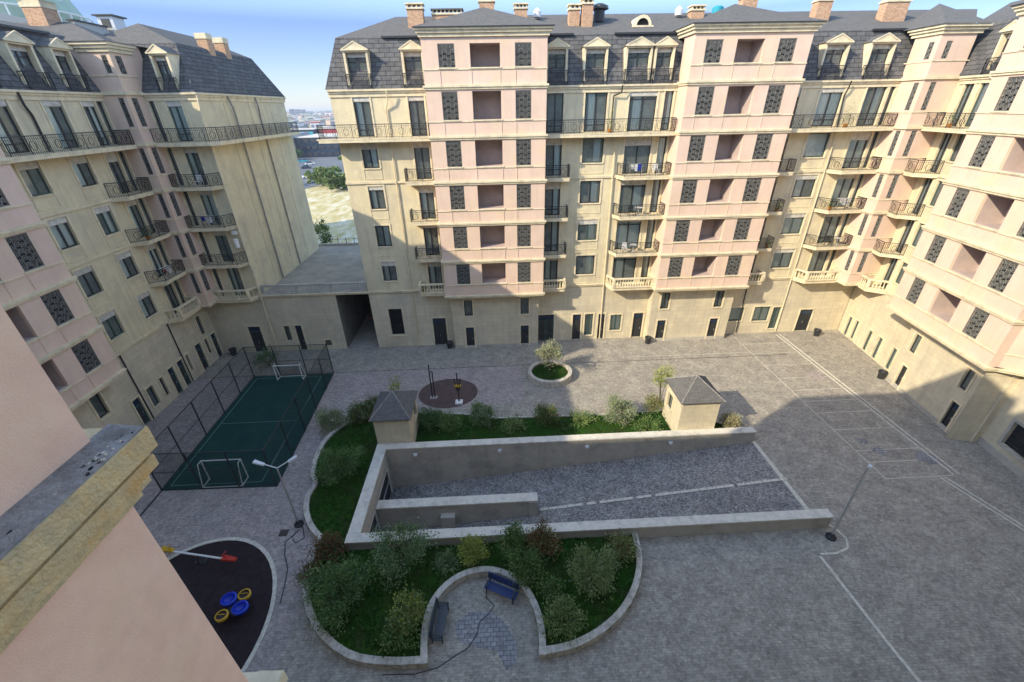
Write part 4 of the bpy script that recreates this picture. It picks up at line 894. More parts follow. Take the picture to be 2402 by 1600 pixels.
def goal(lab,x0,x1,y,dy,h=1.65):
    t=thing('football_goal',lab,'goal',((x0+x1)/2,y,0)); b=MB(); r=.04
    b.tube((x0,y,0),(x0,y,h),r,r,WHT); b.tube((x1,y,0),(x1,y,h),r,r,WHT); b.tube((x0,y,h),(x1,y,h),r,r,WHT)
    b.build('front_frame',t); b=MB()
    for x in (x0,x1): b.tube((x,y,h),(x,y+dy*.45,h-.02),r*.7,r*.7,WHT); b.tube((x,y+dy*.45,h),(x,y+dy*1.0,.03),r*.7,r*.7,WHT); b.tube((x,y,.03),(x,y+dy,.03),r*.7,r*.7,WHT)
    b.tube((x0,y+dy,.03),(x1,y+dy,.03),r*.7,r*.7,WHT); b.build('back_frame',t)
    n=MB(); n.face([(x0,y+dy*.45,h),(x1,y+dy*.45,h),(x1,y+dy,.05),(x0,y+dy,.05)],NET); n.build('net',t)
goal('white football goal at the near end of the court behind the lamp',-19.75,-17.2,21.35,-.75); goal('white football goal at the far end of the court by the gatehouse',-20.35,-18.05,33.2,.6,1.55)
# ================================================================ playgrounds
t=MB(); t.face([(-16.0+4.32*math.cos(k*math.pi/24),11.3+5.22*math.sin(k*math.pi/24),.014) for k in range(48)],RUB); struct('rubber_surface',t)
t=thing('kerb_ring','pale stone kerb ring around the dark rubber play area','kerb',(-16,12.4,0)); curb(t,[(-16.0+4.5*math.cos(k*math.pi/24),11.3+5.4*math.sin(k*math.pi/24)) for k in range(48)],.2,0,.05,LNE,closed=True)
t=MB(); t.face([(-4.5+2.55*math.cos(k*math.pi/20),30.1+2.15*math.sin(k*math.pi/20),.016) for k in range(40)],RUB2); struct('rubber_surface',t)
ss=thing('seesaw','white seesaw beam with one yellow and one red seat, tipped on the rubber play area','seesaw',(-16.6,15.2,0))
p0=Vector((-18.7,15.75,.42)); p1=Vector((-14.8,14.85,.62)); mid=(p0+p1)/2; d=(p1-p0).normalized(); n=Vector((-d.y,d.x,0))
b=MB(); b.tube(p0,p1,.055,.055,WHT); b.build('beam',ss)
b=MB(); b.tube((mid.x-n.x*.25,mid.y-n.y*.25,0),mid,.05,.05,BLK); b.tube((mid.x+n.x*.25,mid.y+n.y*.25,0),mid,.05,.05,BLK); b.box(mid.x-.3,mid.x+.3,mid.y-.2,mid.y+.2,0,.05,BLK); b.build('stand',ss)
for p,mm in ((p0,YELP),(p1,REDP)):
    b=MB(); b.hexa([tuple(p-d*.42-n*.17+Vector((0,0,.05))),tuple(p+d*.42-n*.12+Vector((0,0,.05))),tuple(p+d*.42+n*.12+Vector((0,0,.05))),tuple(p-d*.42+n*.17+Vector((0,0,.05))),tuple(p-d*.38-n*.15+Vector((0,0,.15))),tuple(p+d*.38-n*.1+Vector((0,0,.15))),tuple(p+d*.38+n*.1+Vector((0,0,.15))),tuple(p-d*.38+n*.15+Vector((0,0,.15)))],mm)
    q=p+d*.25*(1 if mm is YELP else -1); b.tube(q-n*.2+Vector((0,0,.4)),q+n*.2+Vector((0,0,.4)),.02,.02,mm,6); b.tube(q,q+Vector((0,0,.4)),.02,.02,mm,6); b.build('seat',ss)
sp=thing('spring_rocker','four-seat spring rocker with blue and yellow petal seats','play equipment',(-13.35,12.3,0))
c=Vector((-13.35,12.35,.0)); b=MB(); b.lathe(c,[(.22,0),(.22,.05),(.1,.08),(.13,.2),(.1,.3),(.13,.4),(.3,.45),(0,.47)],BLK,14); b.build('spring',sp)
for (dx,dy,mm,m2) in ((-.36,.36,BLUP,BLUP),(.30,.55,YELP,RUST),(.42,-.10,BLUP,BLUP),(-.28,-.42,YELP,RUST)):
    b=MB(); q=c+Vector((dx,dy,.42)); sx,sy=(1.,.9) if mm is BLUP else (.78,.72)
    b.lathe(q,[(.0,-.04),(.26,-.02),(.36,.08),(.38,.26),(.30,.26)],mm,18,sx,sy); b.lathe(q,[(.30,.26),(.27,.08),(0,.02)],m2,18,sx,sy)
    b.tube(c+Vector((0,0,.42)),q,.04,.04,BLK); b.tube(q+Vector((-.18,0,.3)),q+Vector((.18,0,.3)),.02,.02,mm,6); b.build('seat',sp,True)
# ================================================================ lamps, poles, bins, benches
def lamp(lab,x,y,h,arms):
    t=thing('street_lamp',lab,'street lamp',(x,y,0),'courtyard lamp posts'); b=MB(); b.tube((x,y,0),(x,y,h),.06,.04,GAL,8); b.build('pole',t)
    b=MB(); b.lathe((x,y,0),[(.26,0),(.26,.12),(.18,.2),(.1,.34),(.06,.36)],BLK,12); b.build('base',t)
    for (dx,dy,dz) in arms:
        b=MB(); e=(x+dx*.55,y+dy*.55,h+dz*.55); b.tube((x,y,h),e,.03,.03,LMP,6); e2=Vector((x+dx,y+dy,h+dz)); b.build('arm',t)
        v=Vector((dx,dy,dz)).normalized(); n=Vector((-v.y,v.x,0)).normalized()*.13; u=Vector((0,0,.07)); s=Vector(e); b=MB()
        b.hexa([s-n*.6-u,s+n*.6-u,e2+n-u*.6,e2-n-u*.6,s-n*.5+u*.4,s+n*.5+u*.4,e2+n*.8+u*.4,e2-n*.8+u*.4],LMP); b.build('lamp_head',t)
lamp('tall lamp post with two arms at the edge of the kidney planter, near the court',-12.27,17.35,4.6,[(-1.25,.25,.35),(.95,.5,.35)])
lamp('slim grey lamp post by the ramp end at the edge of the car lane',18.25,14.65,5.4,[(.12,.0,.12)])
for i,(x,y,h,lab) in enumerate([(-5.78,29.5,3.3,'tall black exercise pole on the reddish round play surface'),(-3.47,28.7,2.9,'black exercise machine with a yellow band on the reddish round play surface')]):
    t=thing('exercise_pole' if i==0 else 'exercise_machine',lab,'exercise equipment',(x,y,0)); b=MB(); b.tube((x,y,0),(x,y,h),.06,.05,BLK); b.tube((x+.22,y,0),(x+.22,y,h*.8),.05,.05,BLK) if i==0 else None
    b.build('post',t); b=MB(); 
    if i: b.box(x-.28,x+.28,y-.1,y+.1,1.6,1.75,YELP); b.tube((x-.35,y,2.3),(x+.35,y,2.3),.04,.04,BLK); b.box(x-.3,x+.3,y-.35,y+.2,.0,.14,WHT); b.tube((x-.25,y,2.3),(x-.1,y,1.2),.05,.05,BLK); b.tube((x+.25,y,2.3),(x+.1,y,1.2),.05,.05,BLK); b.build('seat_frame',t)
    else: b.tube((x,y,h*.8),(x+.22,y,h*.8),.04,.04,BLK); b.box(x-.2,x+.42,y-.2,y+.2,0,.06,GAL); b.build('base_plate',t)
for x,y,lab in ((-5.0,38.0,'black bin beside the grey door left of the first pink bay'),(15.35,37.4,'round bin by the glazed door left of the second pink bay'),(33.3,37.6,'black bin beside the door in the sunlit corner'),(33.6,29.6,'black bin under the pink bay of the right wing'),(-26.9,38.3,'black bin in the shaded corner behind the court')):
    t=thing('litter_bin',lab,'bin',(x,y,0)); b=MB(); b.lathe((x,y,0),[(.24,0),(.30,.55),(.33,.6),(.33,.66),(.27,.66),(.25,.6),(.0,.4)],BLK,14); b.build('body',t); b=MB(); b.lathe((x,y,.05),[(.34,.6),(.35,.63),(.34,.66)],FRM,14); b.build('rim',t)
def bench(lab,x,y,ang,m):
    t=thing('park_bench',lab,'bench',(x,y,0)); t.rotation_euler[2]=0
    ca,sa=math.cos(ang),math.sin(ang)
    def P(u,v,z): return (x+ca*u-sa*v,y+sa*u+ca*v,z)
    def bx(b,u0,u1,v0,v1,z0,z1,mm,sk=0): b.hexa([P(u0,v0,z0),P(u1,v0,z0),P(u1,v1,z0),P(u0,v1,z0),P(u0,v0+sk,z1),P(u1,v0+sk,z1),P(u1,v1+sk,z1),P(u0,v1+sk,z1)],mm)
    b=MB(); [bx(b,-.85,.85,-.22+k*.115,-.22+k*.115+.095,.42,.455,m) for k in range(4)]; b.build('seat',t)
    b=MB(); [bx(b,-.85,.85,.27+.03*k,.30+.03*k,.55+k*.13,.65+k*.13,m,.02) for k in range(3)]; b.build('backrest',t)
    for u in (-.72,.72):
        b=MB(); bx(b,u-.025,u+.025,-.22,-.17,0,.66,BLK); bx(b,u-.025,u+.025,.24,.29,0,.93,BLK,.05); bx(b,u-.025,u+.025,-.22,.3,.38,.42,BLK); bx(b,u-.03,u+.03,-.24,.3,.64,.67,BLK); b.build('leg',t)
bench('dark blue slatted bench under the top of the horseshoe planter recess',-.35,12.5,R(-26),WOOB)
bench('dark grey-green slatted bench on the left side of the horseshoe planter recess',-3.2,11.2,R(98-14),WOOD)
t=thing('cable','thin black cable snaking from the benches across the paving','cable',(-1.5,11,0)); b=MB(); b.path([(-1.1,12.9,.3),(-1.1,12.4,.03),(-.7,12.0,.02),(-1.0,11.6,.02),(-1.4,11.3,.02),(-1.5,10.8,.02),(-1.9,10.2,.02),(-2.5,9.9,.02),(-3.2,9.5,.02),(-4.2,9.3,.02),(-5.6,9.35,.02)],.02,BLK,5); b.build('wire',t)
t=thing('cable','loose black cable coiled at the foot of the two-armed lamp post','cable',(-12.2,16,0)); b=MB(); b.path([(-12.2,17.4,.3),(-11.9,17.0,.02),(-11.6,16.4,.02),(-12.0,16.1,.02),(-12.35,16.5,.02),(-12.1,17.0,.02),(-12.6,16.2,.02),(-12.3,15.4,.02),(-11.8,14.6,.02),(-11.6,13.8,.02),(-11.4,12.7,.02)],.022,BLK,5); b.build('wire',t)
t=thing('manhole_cover','small square rusty manhole cover in the reddish paving','manhole cover',(-12.96,16.82,0)); b=MB(); b.box(-13.2,-12.7,16.6,17.05,0,.018,RUST); b.build('cover',t); b=MB(); [b.box(-13.15+k*.12,-13.1+k*.12,16.65,17.0,.018,.024,BLK) for k in range(4)]; b.build('slot',t)
# pavilions
def pav(lab,x0,x1,y0,y1,z1,za):
    t=thing('pavilion',lab,'pavilion',((x0+x1)/2,(y0+y1)/2,0)); f1=Fr(x0,0,-1,0); f2=Fr(x1,0,1,0); fs=Fr(0,y0,0,-1); fn=Fr(0,y1,0,1)
    b=MB(); wall(b,fs,x0,x1,0,z1,[],STN); wall(b,f1,-y1,-y0,0,z1,[(-y1+.45,-y1+1.3,1.5,2.8)],STN,.2); wall(b,f2,y0,y1,0,z1,[(y1-1.3,y1-.45,1.5,2.8)],STN,.2); wall(b,fn,-x1,-x0,0,z1,[],STN); b.build('wall',t)
    window(t,f1,-y1+.45,-y1+1.3,1.5,2.8,'blank',cur=0,sh=False); window(t,f2,y1-1.3,y1-.45,1.5,2.8,'blank',cur=0,sh=False)
    b=MB(); e=.2; X,Y=(x0+x1)/2,(y0+y1)/2; q=[(x0-e,y0-e,z1),(x1+e,y0-e,z1),(x1+e,y1+e,z1),(x0-e,y1+e,z1)]; 
    for i in range(4): b.face([q[i],q[(i+1)%4],(X,Y,za)],SLU)
    b.box(x0-e,x1+e,y0-e,y1+e,z1-.08,z1-.002,SLU); 
    for i in range(4): b.tube(q[i],(X,Y,za+.01),.035,.035,FLS,5)
    b.build('roof',t)
pav('small stone pavilion with a slate pyramid roof at the left end of the ramp wall',-8.75,-6.35,23.0,26.0,3.15,4.35)
pav('small sunlit stone pavilion with slate pyramid roof at the right ramp end',12.6,15.3,22.98,25.7,3.5,4.7)
# car standing in the passage
car=thing('parked_car','dark car with red tail lamps in the shadow of the gatehouse passage','car',(-13.9,46,0)); x0,x1,y0,y1=-14.75,-13.05,44.5,48.7
b=MB(); prof=[(y0,.35),(y0,.85),(y0+.5,1.0),(y0+1.0,1.42),(y0+2.4,1.45),(y0+3.1,1.0),(y1-.1,.85),(y1,.35)]; n=len(prof)
for sx in (x0,x1): b.face([(sx,p,z) for p,z in (prof if sx==x0 else prof[::-1])],REDR if False else RUST)
for i in range(n): j=(i+1)%n; b.face([(x0,*prof[i]),(x1,*prof[i]),(x1,*prof[j]),(x0,*prof[j])],RUST)
b.build('body',car); b=MB(); b.face([(x0+.15,y0+.52,1.03),(x1-.15,y0+.52,1.03),(x1-.25,y0+.97,1.4),(x0+.25,y0+.97,1.4)],BGLS); b.build('rear_window',car)
for x in (x0+.05,x1-.35): b=MB(); b.box(x,x+.3,y0-.02,y0+.02,.65,.8,REDP); b.build('tail_lamp',car)
for x in (x0,x1-.2):
    for y in (y0+.8,y1-.8): b=MB(); b.tube((x-.01,y,.32),(x+.21,y,.32),.32,.32,BLK,14); b.build('wheel',car)
b=MB(); b.box(-14.15,-13.65,y0-.03,y0,.55,.66,WHT); b.build('number_plate',car)
# ================================================================ planting
def plant(name,label,cat,x,y,z,h,rw,lf,n,seed,trunk=.25,lf2=None,leaf=.09,shape='ball',group='shrubs in the courtyard planters',spike=0):
    random.seed(seed); t=thing(name,label,cat,(x,y,z),group); st=MB(); cr=MB(); tips=[]
    for k in range(7 if shape!='tree' else 6):
        a=random.uniform(0,6.28); r=rw*random.uniform(.3,.75); hh=h*random.uniform(.5,.95); 
        m1=(x+math.cos(a)*r*.25,y+math.sin(a)*r*.25,z+hh*.4); e=(x+math.cos(a)*r,y+math.sin(a)*r,z+hh); st.tube((x,y,z-.05),m1,.035,.025,BRKT,5,False); st.tube(m1,e,.022,.008,BRKT,4,False); tips.append(Vector(e))
    st.build('stem',t)
    # clumps scattered through an uneven volume
    cl=[]
    for k in range(int(16+14*rw)):
        u=Vector((random.gauss(0,1),random.gauss(0,1),random.gauss(0,1))).normalized(); q=random.uniform(.35,1)**.6
        lump=1+.28*math.sin(3*math.atan2(u.y,u.x)+seed)+.15*math.sin(7*u.z+seed)
        p=Vector((x+u.x*rw*q*lump,y+u.y*rw*q*lump,z+h*(trunk+(1-trunk)*.5)+u.z*h*(1-trunk)*.5*q*lump))
        if p.z<z+.05: p.z=z+.08
        cl.append((p,random.uniform(.14,.30)*min(1.,.4+rw*.5)))
    cl+=[(p,.16) for p in tips]
    for i in range(n):
        p,s=random.choice(cl); q=p+Vector((random.gauss(0,s),random.gauss(0,s),random.gauss(0,s*.9)))
        if q.z<z+.03: q.z=z+random.uniform(.03,.2)
        o=(q-Vector((x,y,z+h*.4))).normalized()+Vector((random.gauss(0,.6),random.gauss(0,.6),random.gauss(.25,.5))); o.normalize()
        w=o.cross(Vector((random.gauss(0,1),random.gauss(0,1),random.gauss(0,1)))); 
        if w.length<1e-3: continue
        w.normalize(); L=leaf*random.uniform(.7,1.5)*(1+spike); ww=leaf*.32*random.uniform(.7,1.2)
        mm=lf2 if (lf2 and random.random()<.28) else lf
        cr.face([q-w*ww*.4,q+o*L*.5-w*ww,q+o*L,q+o*L*.5+w*ww],mm)
    cr.build('foliage',t); return t
Z1=.30; Z2=.24
PL=[('shrub','large rounded dark green bush at the left of the curved planter',-10.7,20.6,Z1,1.9,1.25,LF1,LF2,4200),
('shrub','pale flowering straggly bush hanging over the planter edge by the court',-12.9,25.9,Z1,1.3,1.1,LF2,LF7,2200),
('shrub','dark bush left of the left pavilion roof',-11.0,26.5,Z1,1.3,.9,LF1,LF4,2000),
('shrub','reddish-tipped bush beside the left pavilion',-10.0,27.2,Z1,1.5,.7,LF1,LF4,1500),
('shrub','maroon-leaved bush at the cusp between the planter lobes',-9.6,15.2,Z1,.9,.8,LF4,LF1,1800),
('shrub','low maroon bush at the outer edge below the cusp bush',-10.1,13.9,Z1,.6,.55,LF4,LF1,900),
('shrub','big dark green bush in the lower left lobe with a lime shoot',-8.2,12.5,Z1,1.8,1.45,LF1,LF2,4800),
('shrub','loose grey-green bush leaning over the ramp wall near its left end',-5.6,14.3,Z1,2.0,1.25,LF2,LF1,3600),
('shrub','small bright lime-yellow bush against the ramp wall',-1.85,14.35,Z1,1.2,.6,LF3,LF5,1400),
('shrub','tiny grey-green bush left of the lime-yellow bush',-3.2,14.0,Z1,.7,.5,LF2,LF1,700),
('shrub','green bush left of the brown bush over the ramp wall',.35,14.6,Z1,1.5,.65,LF1,LF5,1800),
('shrub','brown-leaved bush leaning over the ramp wall',2.0,14.6,Z1,1.5,.75,LF4,LF5,1900),
('shrub','rounded dark olive bush in front of the brown bush',.95,13.4,Z1,1.3,.9,LF1,LF5,2300),
('shrub','large round olive-green bush in the right lobe of the planter',4.3,12.8,Z1,1.7,1.05,LF5,LF2,3800),
('shrub','straggly bush at the right edge of the planter by the ramp wall',6.2,14.0,Z1,1.2,.7,LF5,LF4,1000),
('shrub','yellow-green bush left of the grey-green bench',-4.7,11.4,Z1,1.3,.7,LF5,LF3,1700),
('shrub','sparse green bush at the tip of the lower left lobe',-5.0,10.5,Z1,.9,.7,LF1,LF5,1000),
('shrub','yellow-green low bush in the lower right lobe',2.6,10.8,Z1,.9,.85,LF5,LF1,1900),
('shrub','small green bush behind the blue bench side of the right lobe',2.0,12.3,Z1,.8,.5,LF1,LF5,700),
('shrub','dark bush beside the left pavilion in the rear strip',-5.4,25.6,Z2,1.3,.8,LF1,LF2,1900),
('shrub','low wide bush second from the left pavilion',-3.9,25.0,Z2,1.0,.9,LF1,LF5,1700),
('shrub','upright grey-green bush in front of the reddish play surface',-1.5,25.4,Z2,1.6,.85,LF2,LF1,2300),
('shrub','small dark tree-like bush in the middle of the rear strip',3.4,25.2,Z2,1.8,.8,LF1,LF4,2000),
('shrub','large pale green feathery bush in the rear strip',8.9,25.0,Z2,2.0,1.25,LF6,LF5,3600),
('shrub','pink-tinged bush left of the right pavilion',12.0,26.2,Z2,1.2,.6,LF5,LF4,900),
('shrub','low dark bush in front of the right pavilion side',10.9,24.0,Z2,.8,1.0,LF1,LF5,1600),
('shrub','straw-coloured spiky bush right of the right pavilion',17.0,23.8,Z2,1.1,.7,LF7,LF6,1200),
('shrub','low ground-hugging bush in the middle right of the rear strip',6.1,25.3,Z2,.5,.8,LF5,LF1,900),
('shrub','low green ground bush behind the long ramp wall',.8,25.0,Z2,.5,.9,LF5,LF1,900)]
for i,(nm,lb,x,y,z,h,rw,l1,l2,n) in enumerate(PL): plant(nm,lb,'shrub',x,y,z,h,rw,l1,int(n*1.6),100+i,.12,l2,.10,group='shrubs in the courtyard planters')
plant('small_tree','pale silvery young tree in the round planter','tree',4.6,32.2,.42,2.7,1.05,LF6,3800,300,.35,LF7,.12,'tree',group='young trees in the courtyard')
plant('small_tree','thin lime-green young tree behind the right pavilion','tree',13.0,27.3,0,3.6,.75,LF3,1200,301,.35,LF5,.11,'tree',group='young trees in the courtyard')
plant('small_tree','thin lime-green young tree behind the left pavilion','tree',-8.4,28.2,0,3.0,.5,LF3,700,302,.35,LF5,.11,'tree',group='young trees in the courtyard')
plant('small_tree','low palm-like green plant behind the far goal','plant',-22.3,35.8,0,1.4,.9,LF1,700,303,.3,LF2,.16,'tree',group='young trees in the courtyard')
plant('small_tree','young green tree beyond the gatehouse roof terrace','tree',-24.2,60.5,0,8.2,1.2,LF1,1500,304,.6,LF5,.2,'tree',group='trees outside the courtyard')
# ================================================================ city through the gap
t=MB(); t.face([(-60,58,.05),(0,58,.05),(-10,100,.05),(-30,150,.05),(-55,165,.05),(-62,130,.05),(-50,100,.05)],DIRT)
struct('dirt_mound',t)
t=MB(); t.face([(-75,95,.08),(-50,98,.08),(-62,130,.08),(-55,165,.08),(-30,155,.08),(0,160,.08),(0,260,.08),(-160,260,.08),(-120,150,.08)],ASPH); struct('road',t)
def bld(name,label,x0,x1,y0,y1,h,m,floors=0,wm=BGLS,roofm=None,win=True):
    t=thing(name,label,'building',((x0+x1)/2,(y0+y1)/2,0)); b=MB(); b.box(x0,x1,y0,y1,-.5,h,m); b.build('wall',t)
    if floors:
        hh=h/floors; n=max(2,int((x1-x0)/(hh*1.1)))
        for k in range(floors):
            b=MB()
            for i in range(n): a=x0+(x1-x0)*(i+.15)/n; c=x0+(x1-x0)*(i+.85)/n; b.box(a,c,y0-.3,y0+.01,k*hh+hh*.3,k*hh+hh*.8,wm)
            b.build('window_row',t)
    b=MB(); b.box(x0-.5,x1+.5,y0-.6,y1+.5,h,h+max(.5,h*.03),roofm or OFFW); b.build('roof',t); return t
bld('office_building','low dark blue glass office building beyond the road, seen between the blocks',-103,-66,252,285,9.6,BGLS,3,FRM,OFFW)
bld('office_building','narrow pale-framed building at the left of the glass office',-112,-104,248,275,11,OFFW,3,BGLS,TOWR)
bld('warehouse','building with a dark red roof band behind the glass office',-118,-88,330,350,11.2,REDR,0)
bld('warehouse','long low building with blue glazing behind the glass office',-150,-119,325,345,11.0,BGLS,2,TEAL,OFFW)
for i,rx in enumerate((-.404,-.393,-.382)):
    bld('tower_block',['left one of three slim dark towers on the skyline','middle one of three slim dark towers on the skyline','right one of three slim dark towers on the skyline'][i],rx*1500-5,rx*1500+6,1500,1512,30-i,TOWR,5,BGLS)
random.seed(77)
for i in range(85):
    y=random.choice((410,450,520,600,700,860,1000,1250,1600,2000))*random.uniform(.93,1.07); x=-y*random.uniform(.30,.43); w_=y*random.uniform(.005,.012); h_=min(random.uniform(5,11)+y*.008,24)
    wm_=random.choice((OFFW,OFFW,WHT,CRM,PNK,TOWR)); rm_=random.choice((OFFW,OFFW,REDR,PGRN,TOWR))
    t_=bld('city_building','pale distant city block in the jumble below the skyline',x-w_,x+w_,y,y+14,h_,wm_,random.choice((0,2,3)),TOWR,rm_); t_['group']='distant city blocks'; t_['label']='distant %s city block with a %s roof in the jumble below the skyline'%({OFFW:'off-white',WHT:'bright white',CRM:'cream',PNK:'pinkish',TOWR:'blue-grey'}[wm_],{OFFW:'pale',REDR:'dark red',PGRN:'pale green',TOWR:'grey'}[rm_])
for i,(x,y,h,rw) in enumerate([(-69,150,4,3.2),(-54,148,5.5,4.5),(-48,141,5,4.4),(-101,238,5,4.5),(-60,205,6,6)]):
    plant('broadleaf_tree',['green tree beside the road nearest the left gable wall','large green tree in the middle of the gap','bright green tree at the right of the gap by the yellow block','small dark tree by the glass office','green tree behind the bright one at the right of the gap'][i],'tree',x,y,0,h,rw,LF1 if i in(0,3) else LF5,2600,400+i,.2,LF1 if i!=0 else LF2,.9,'tree',group='trees outside the courtyard')
def far_car(x,y,a,m,lab):
    t=thing('parked_car',lab,'car',(x,y,0),'cars parked beyond the courtyard'); b=MB(); ca,sa=math.cos(a),math.sin(a)
    def P(u,v,z): return (x+ca*u-sa*v,y+sa*u+ca*v,z)
    b.hexa([P(-2.1,-.9,.3),P(2.1,-.9,.3),P(2.1,.9,.3),P(-2.1,.9,.3),P(-2.1,-.85,.9),P(2.0,-.85,.85),P(2.0,.85,.85),P(-2.1,.85,.9)],m); b.build('body',t)
    c=MB(); c.hexa([P(-1.5,-.8,.9),P(1.2,-.8,.87),P(1.2,.8,.87),P(-1.5,.8,.9),P(-1.1,-.65,1.45),P(.6,-.65,1.45),P(.6,.65,1.45),P(-1.1,.65,1.45)],BGLS); c.build('cabin',t)
    
    for u in (-1.3,1.3):
        for v in (-.8,.8): w=MB(); w.tube(P(u,v-.1,.33),P(u,v+.1,.33),.33,.33,BLK,10); w.build('wheel',t)
far_car(-80,200,.3,BLK,'black car parked beside the road in the gap'); far_car(-68,170,.2,WHT,'white car parked by the trees in the gap'); far_car(-84,215,.4,WHT,'white car near the glass office'); far_car(-62,158,1.2,WHT,'white van-like car at the edge of the dry ground'); far_car(-88,190,.5,GAL,'silver car on the far road'); far_car(-92,228,.1,TEAL,'teal car in front of the glass office')
# old domed roof behind the left wing
t=thing('domed_building','pale green curved roof with white railings behind the left wing','building',(-60,66,0)); b=MB(); b.box(-70,-50,56,76,0,31,OFFW); b.build('wall',t)
b=MB(); b.lathe((-60,66,31),[(9.5,0),(9.4,1.5),(8.5,3.6),(6.5,5.4),(3.5,6.6),(0,7)],PGRN,24); b.build('dome',t)
b=MB()
for k in range(40): a=k*math.pi/20; b.tube((-60+10*math.cos(a),66+10*math.sin(a),31),(-60+10*math.cos(a),66+10*math.sin(a),32.4),.09,.09,WHT,5)
for zz in (32.4,): b.path([(-60+10*math.cos(k*math.pi/20),66+10*math.sin(k*math.pi/20),zz) for k in range(41)],.1,WHT,5)
b.build('railing',t)
# ================================================================ things people keep on their balconies
def bp_(fr,u,d,z): q=fr.p(u,z,d); return Vector(q)
def pot(lab,fr,u,d,z,h=.7,lf=LF1,seed=1):
    p=bp_(fr,u,d,z); t=thing('potted_plant',lab,'plant',tuple(p),'pot plants on the balconies'); b=MB(); b.lathe(p,[(.0,0),(.12,0),(.17,.28),(.14,.28),(0,.22)],ORAP,10); b.build('pot',t)
    random.seed(seed); b=MB()
    for i in range(140):
        q=p+Vector((random.gauss(0,.16),random.gauss(0,.16),.3+abs(random.gauss(0,h*.4)))); o=Vector((random.gauss(0,1),random.gauss(0,1),random.gauss(.4,.6))).normalized(); w=o.cross(Vector((0,0,1))).normalized()*.03; b.face([q-w,q+o*.12,q+w],lf)
    b.build('foliage',t)
def chair(lab,fr,u,d,z,m=WHT):
    p=bp_(fr,u,d,z); t=thing('garden_chair',lab,'chair',tuple(p),'garden chairs on the balconies'); x,y,z=p
    b=MB(); b.box(x-.22,x+.22,y-.22,y+.22,z+.42,z+.46,m); b.build('seat',t); b=MB(); b.box(x-.22,x+.22,y+.18,y+.22,z+.5,z+.9,m); b.build('backrest',t)
    for dx in (-.2,.2):
        for dy in (-.2,.2): b=MB(); b.tube((x+dx,y+dy,z),(x+dx,y+dy,z+.42),.018,.018,m,5); b.build('leg',t)
def table(lab,fr,u,d,z,m=WHT):
    p=bp_(fr,u,d,z); t=thing('small_table',lab,'table',tuple(p),'small tables on the balconies'); b=MB(); b.lathe(p,[(0,.68),(.33,.68),(.33,.71),(0,.71)],m,14); b.build('top',t); b=MB(); b.lathe(p,[(.2,0),(.03,.05),(.03,.68)],m,8); b.build('leg',t)
def rack(lab,fr,u,d,z,cols,seed=1):
    p=bp_(fr,u,d,z); t=thing('drying_rack',lab,'drying rack',tuple(p)); b=MB(); T=fr.t
    for k in range(5): off=Vector((fr.n.x,fr.n.y,0))*(.1*k-.2); a=p+Vector((T.x,T.y,0))*-.55+off+Vector((0,0,.95)); c=p+Vector((T.x,T.y,0))*.55+off+Vector((0,0,.95)); b.tube(a,c,.01,.01,WHT,4)
    for s in (-.5,.5): a=p+Vector((T.x,T.y,0))*s; b.tube(a-Vector((fr.n.x,fr.n.y,0))*.25,a+Vector((fr.n.x,fr.n.y,0))*.2+Vector((0,0,.95)),.012,.012,WHT,4); b.tube(a+Vector((fr.n.x,fr.n.y,0))*.25,a-Vector((fr.n.x,fr.n.y,0))*.2+Vector((0,0,.95)),.012,.012,WHT,4)
    b.build('frame',t); random.seed(seed)
    for k,m in enumerate(cols): a=p+Vector((T.x,T.y,0))*(-.45+.3*k)+Vector((0,0,.95)); c=MB(); q=Vector((T.x,T.y,0))*.24; n=Vector((fr.n.x,fr.n.y,0))*.07; dz=Vector((0,0,-random.uniform(.35,.6))); c.face([a+n,a+q+n,a+q+n*2+dz,a+n*2+dz],m); c.face([a+n,a+q+n,a+q-n+dz*.8,a-n+dz*.8],m); c.build('cloth',t)
L1,L2,L3,L4,L5=[l+.03 for l in LV[:5]]
pot('climbing green plant on the long top balcony between the pink bays',BK,9.7,.75,L5,1.6,LF3,1); pot('big leafy plant on the top balcony right of the second pink bay',BK,29.4,.7,L5,1.7,LF5,2); pot('vine in a pot on the top balcony right of the corner bay',RW,4.0,.8,L5,1.8,LF2,3)
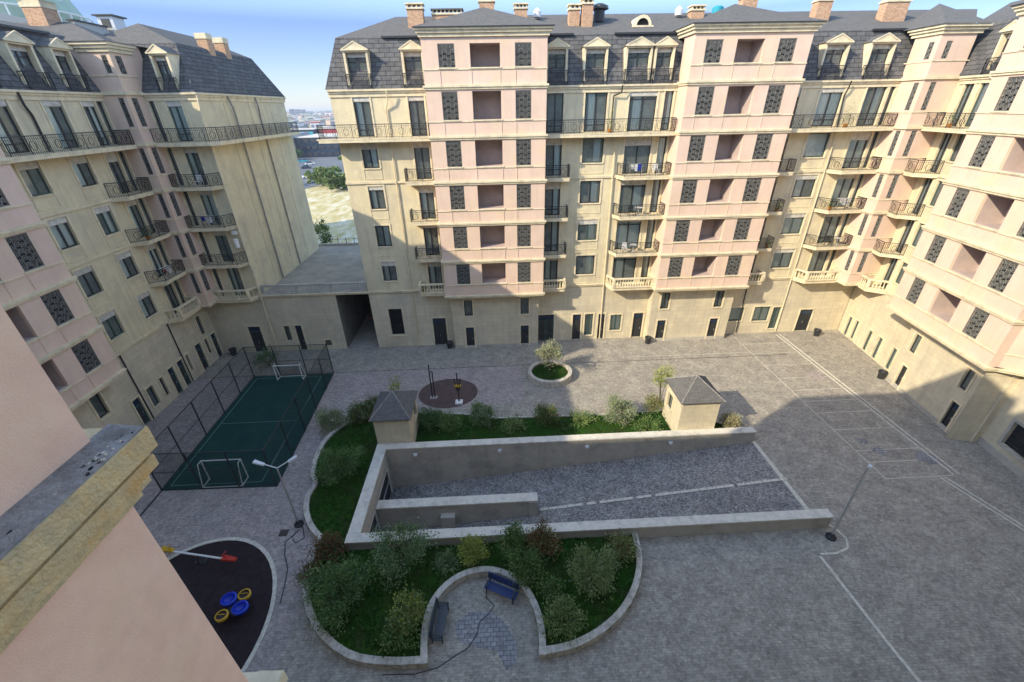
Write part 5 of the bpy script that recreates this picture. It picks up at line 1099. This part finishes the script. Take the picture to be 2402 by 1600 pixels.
for k,(fr,u,d,z,lb) in enumerate([(BK,14.4,.9,L1,'lowest wide balcony between the pink bays'),(BK,-6.9,.7,L1,'lowest small balcony left of the first pink bay'),(BK,6.2,.7,L1,'lowest small balcony right of the first pink bay'),(BK,25.6,.7,L2,'small balcony right of the second bay, second floor'),(BK,25.6,.7,L3,'small balcony right of the second bay, third floor'),(BK,30.4,.8,L3,'corner balcony of the far block, third floor'),(RW,2.5,.9,L1,'lowest balcony of the right wing'),(LW,34.6,.7,L3,'third-floor balcony of the left wing'),(BK,25.5,.7,L1,'lowest small balcony right of the second bay')]): pot('pot plant on the '+lb,fr,u,d,z,.7,random.choice((LF1,LF5,LF2)),20+k)
for k,(fr,u,d,z,lb) in enumerate([(BK,12.0,.85,L2,'second-floor wide balcony between the bays'),(BK,12.2,.85,L3,'third-floor wide balcony between the bays'),(BK,13.9,.85,L4,'fourth-floor wide balcony between the bays'),(BK,31.5,.7,L2,'second-floor corner balcony'),(NB,-24.2,.6,L4,'fourth-floor balcony beside the gable wall'),(BK,.3,-.9+1.9-1.2,L2,'second-floor loggia of the first pink bay')]): chair('white garden chair on the '+lb,fr,u,d,z,WHT if k%2==0 else FRM)
for fr,u,d,z,lb in [(BK,12.8,.8,L2,'second-floor wide balcony between the bays'),(BK,12.9,.8,L3,'third-floor wide balcony between the bays'),(BK,32.3,.7,L2,'second-floor corner balcony')]: table('small round table on the '+lb,fr,u,d,z)
rack('drying rack with pink and white laundry on the third-floor left wing balcony',LW,34.9,.8,L2,[REDP,WHT,CUR]); rack('drying rack with pale cloths on the fourth-floor wide balcony',BK,12.2,.8,L4,[WHT,CUR,BLUP]); rack('drying rack with clothes on the third-floor right corner balcony',BK,31.6,.7,L3,[WHT,CUR,WHT]); rack('drying rack with dark and pale clothes on the left block balcony beside the gable',NB,-24.6,.55,L3,[BLUP,WHT,CUR])
# ================================================================ air
b=MB(); b.box(-6500,6500,-2000,9500,-6,42,WHT); h=b.build('haze'); h['kind']='stuff'
hm=bpy.data.materials.new('haze_air'); hm.use_nodes=True; N=hm.node_tree.nodes; N.remove(N['Principled BSDF']); pv=N.new('ShaderNodeVolumePrincipled'); pv.inputs['Color'].default_value=(.80,.86,.95,1); pv.inputs['Density'].default_value=.0003; pv.inputs['Anisotropy'].default_value=.2
hm.node_tree.links.new(pv.outputs[0],N['Material Output'].inputs['Volume']); h.data.materials.clear(); h.data.materials.append(hm)
tag(h,'thin pale haze in the air over the city','haze')
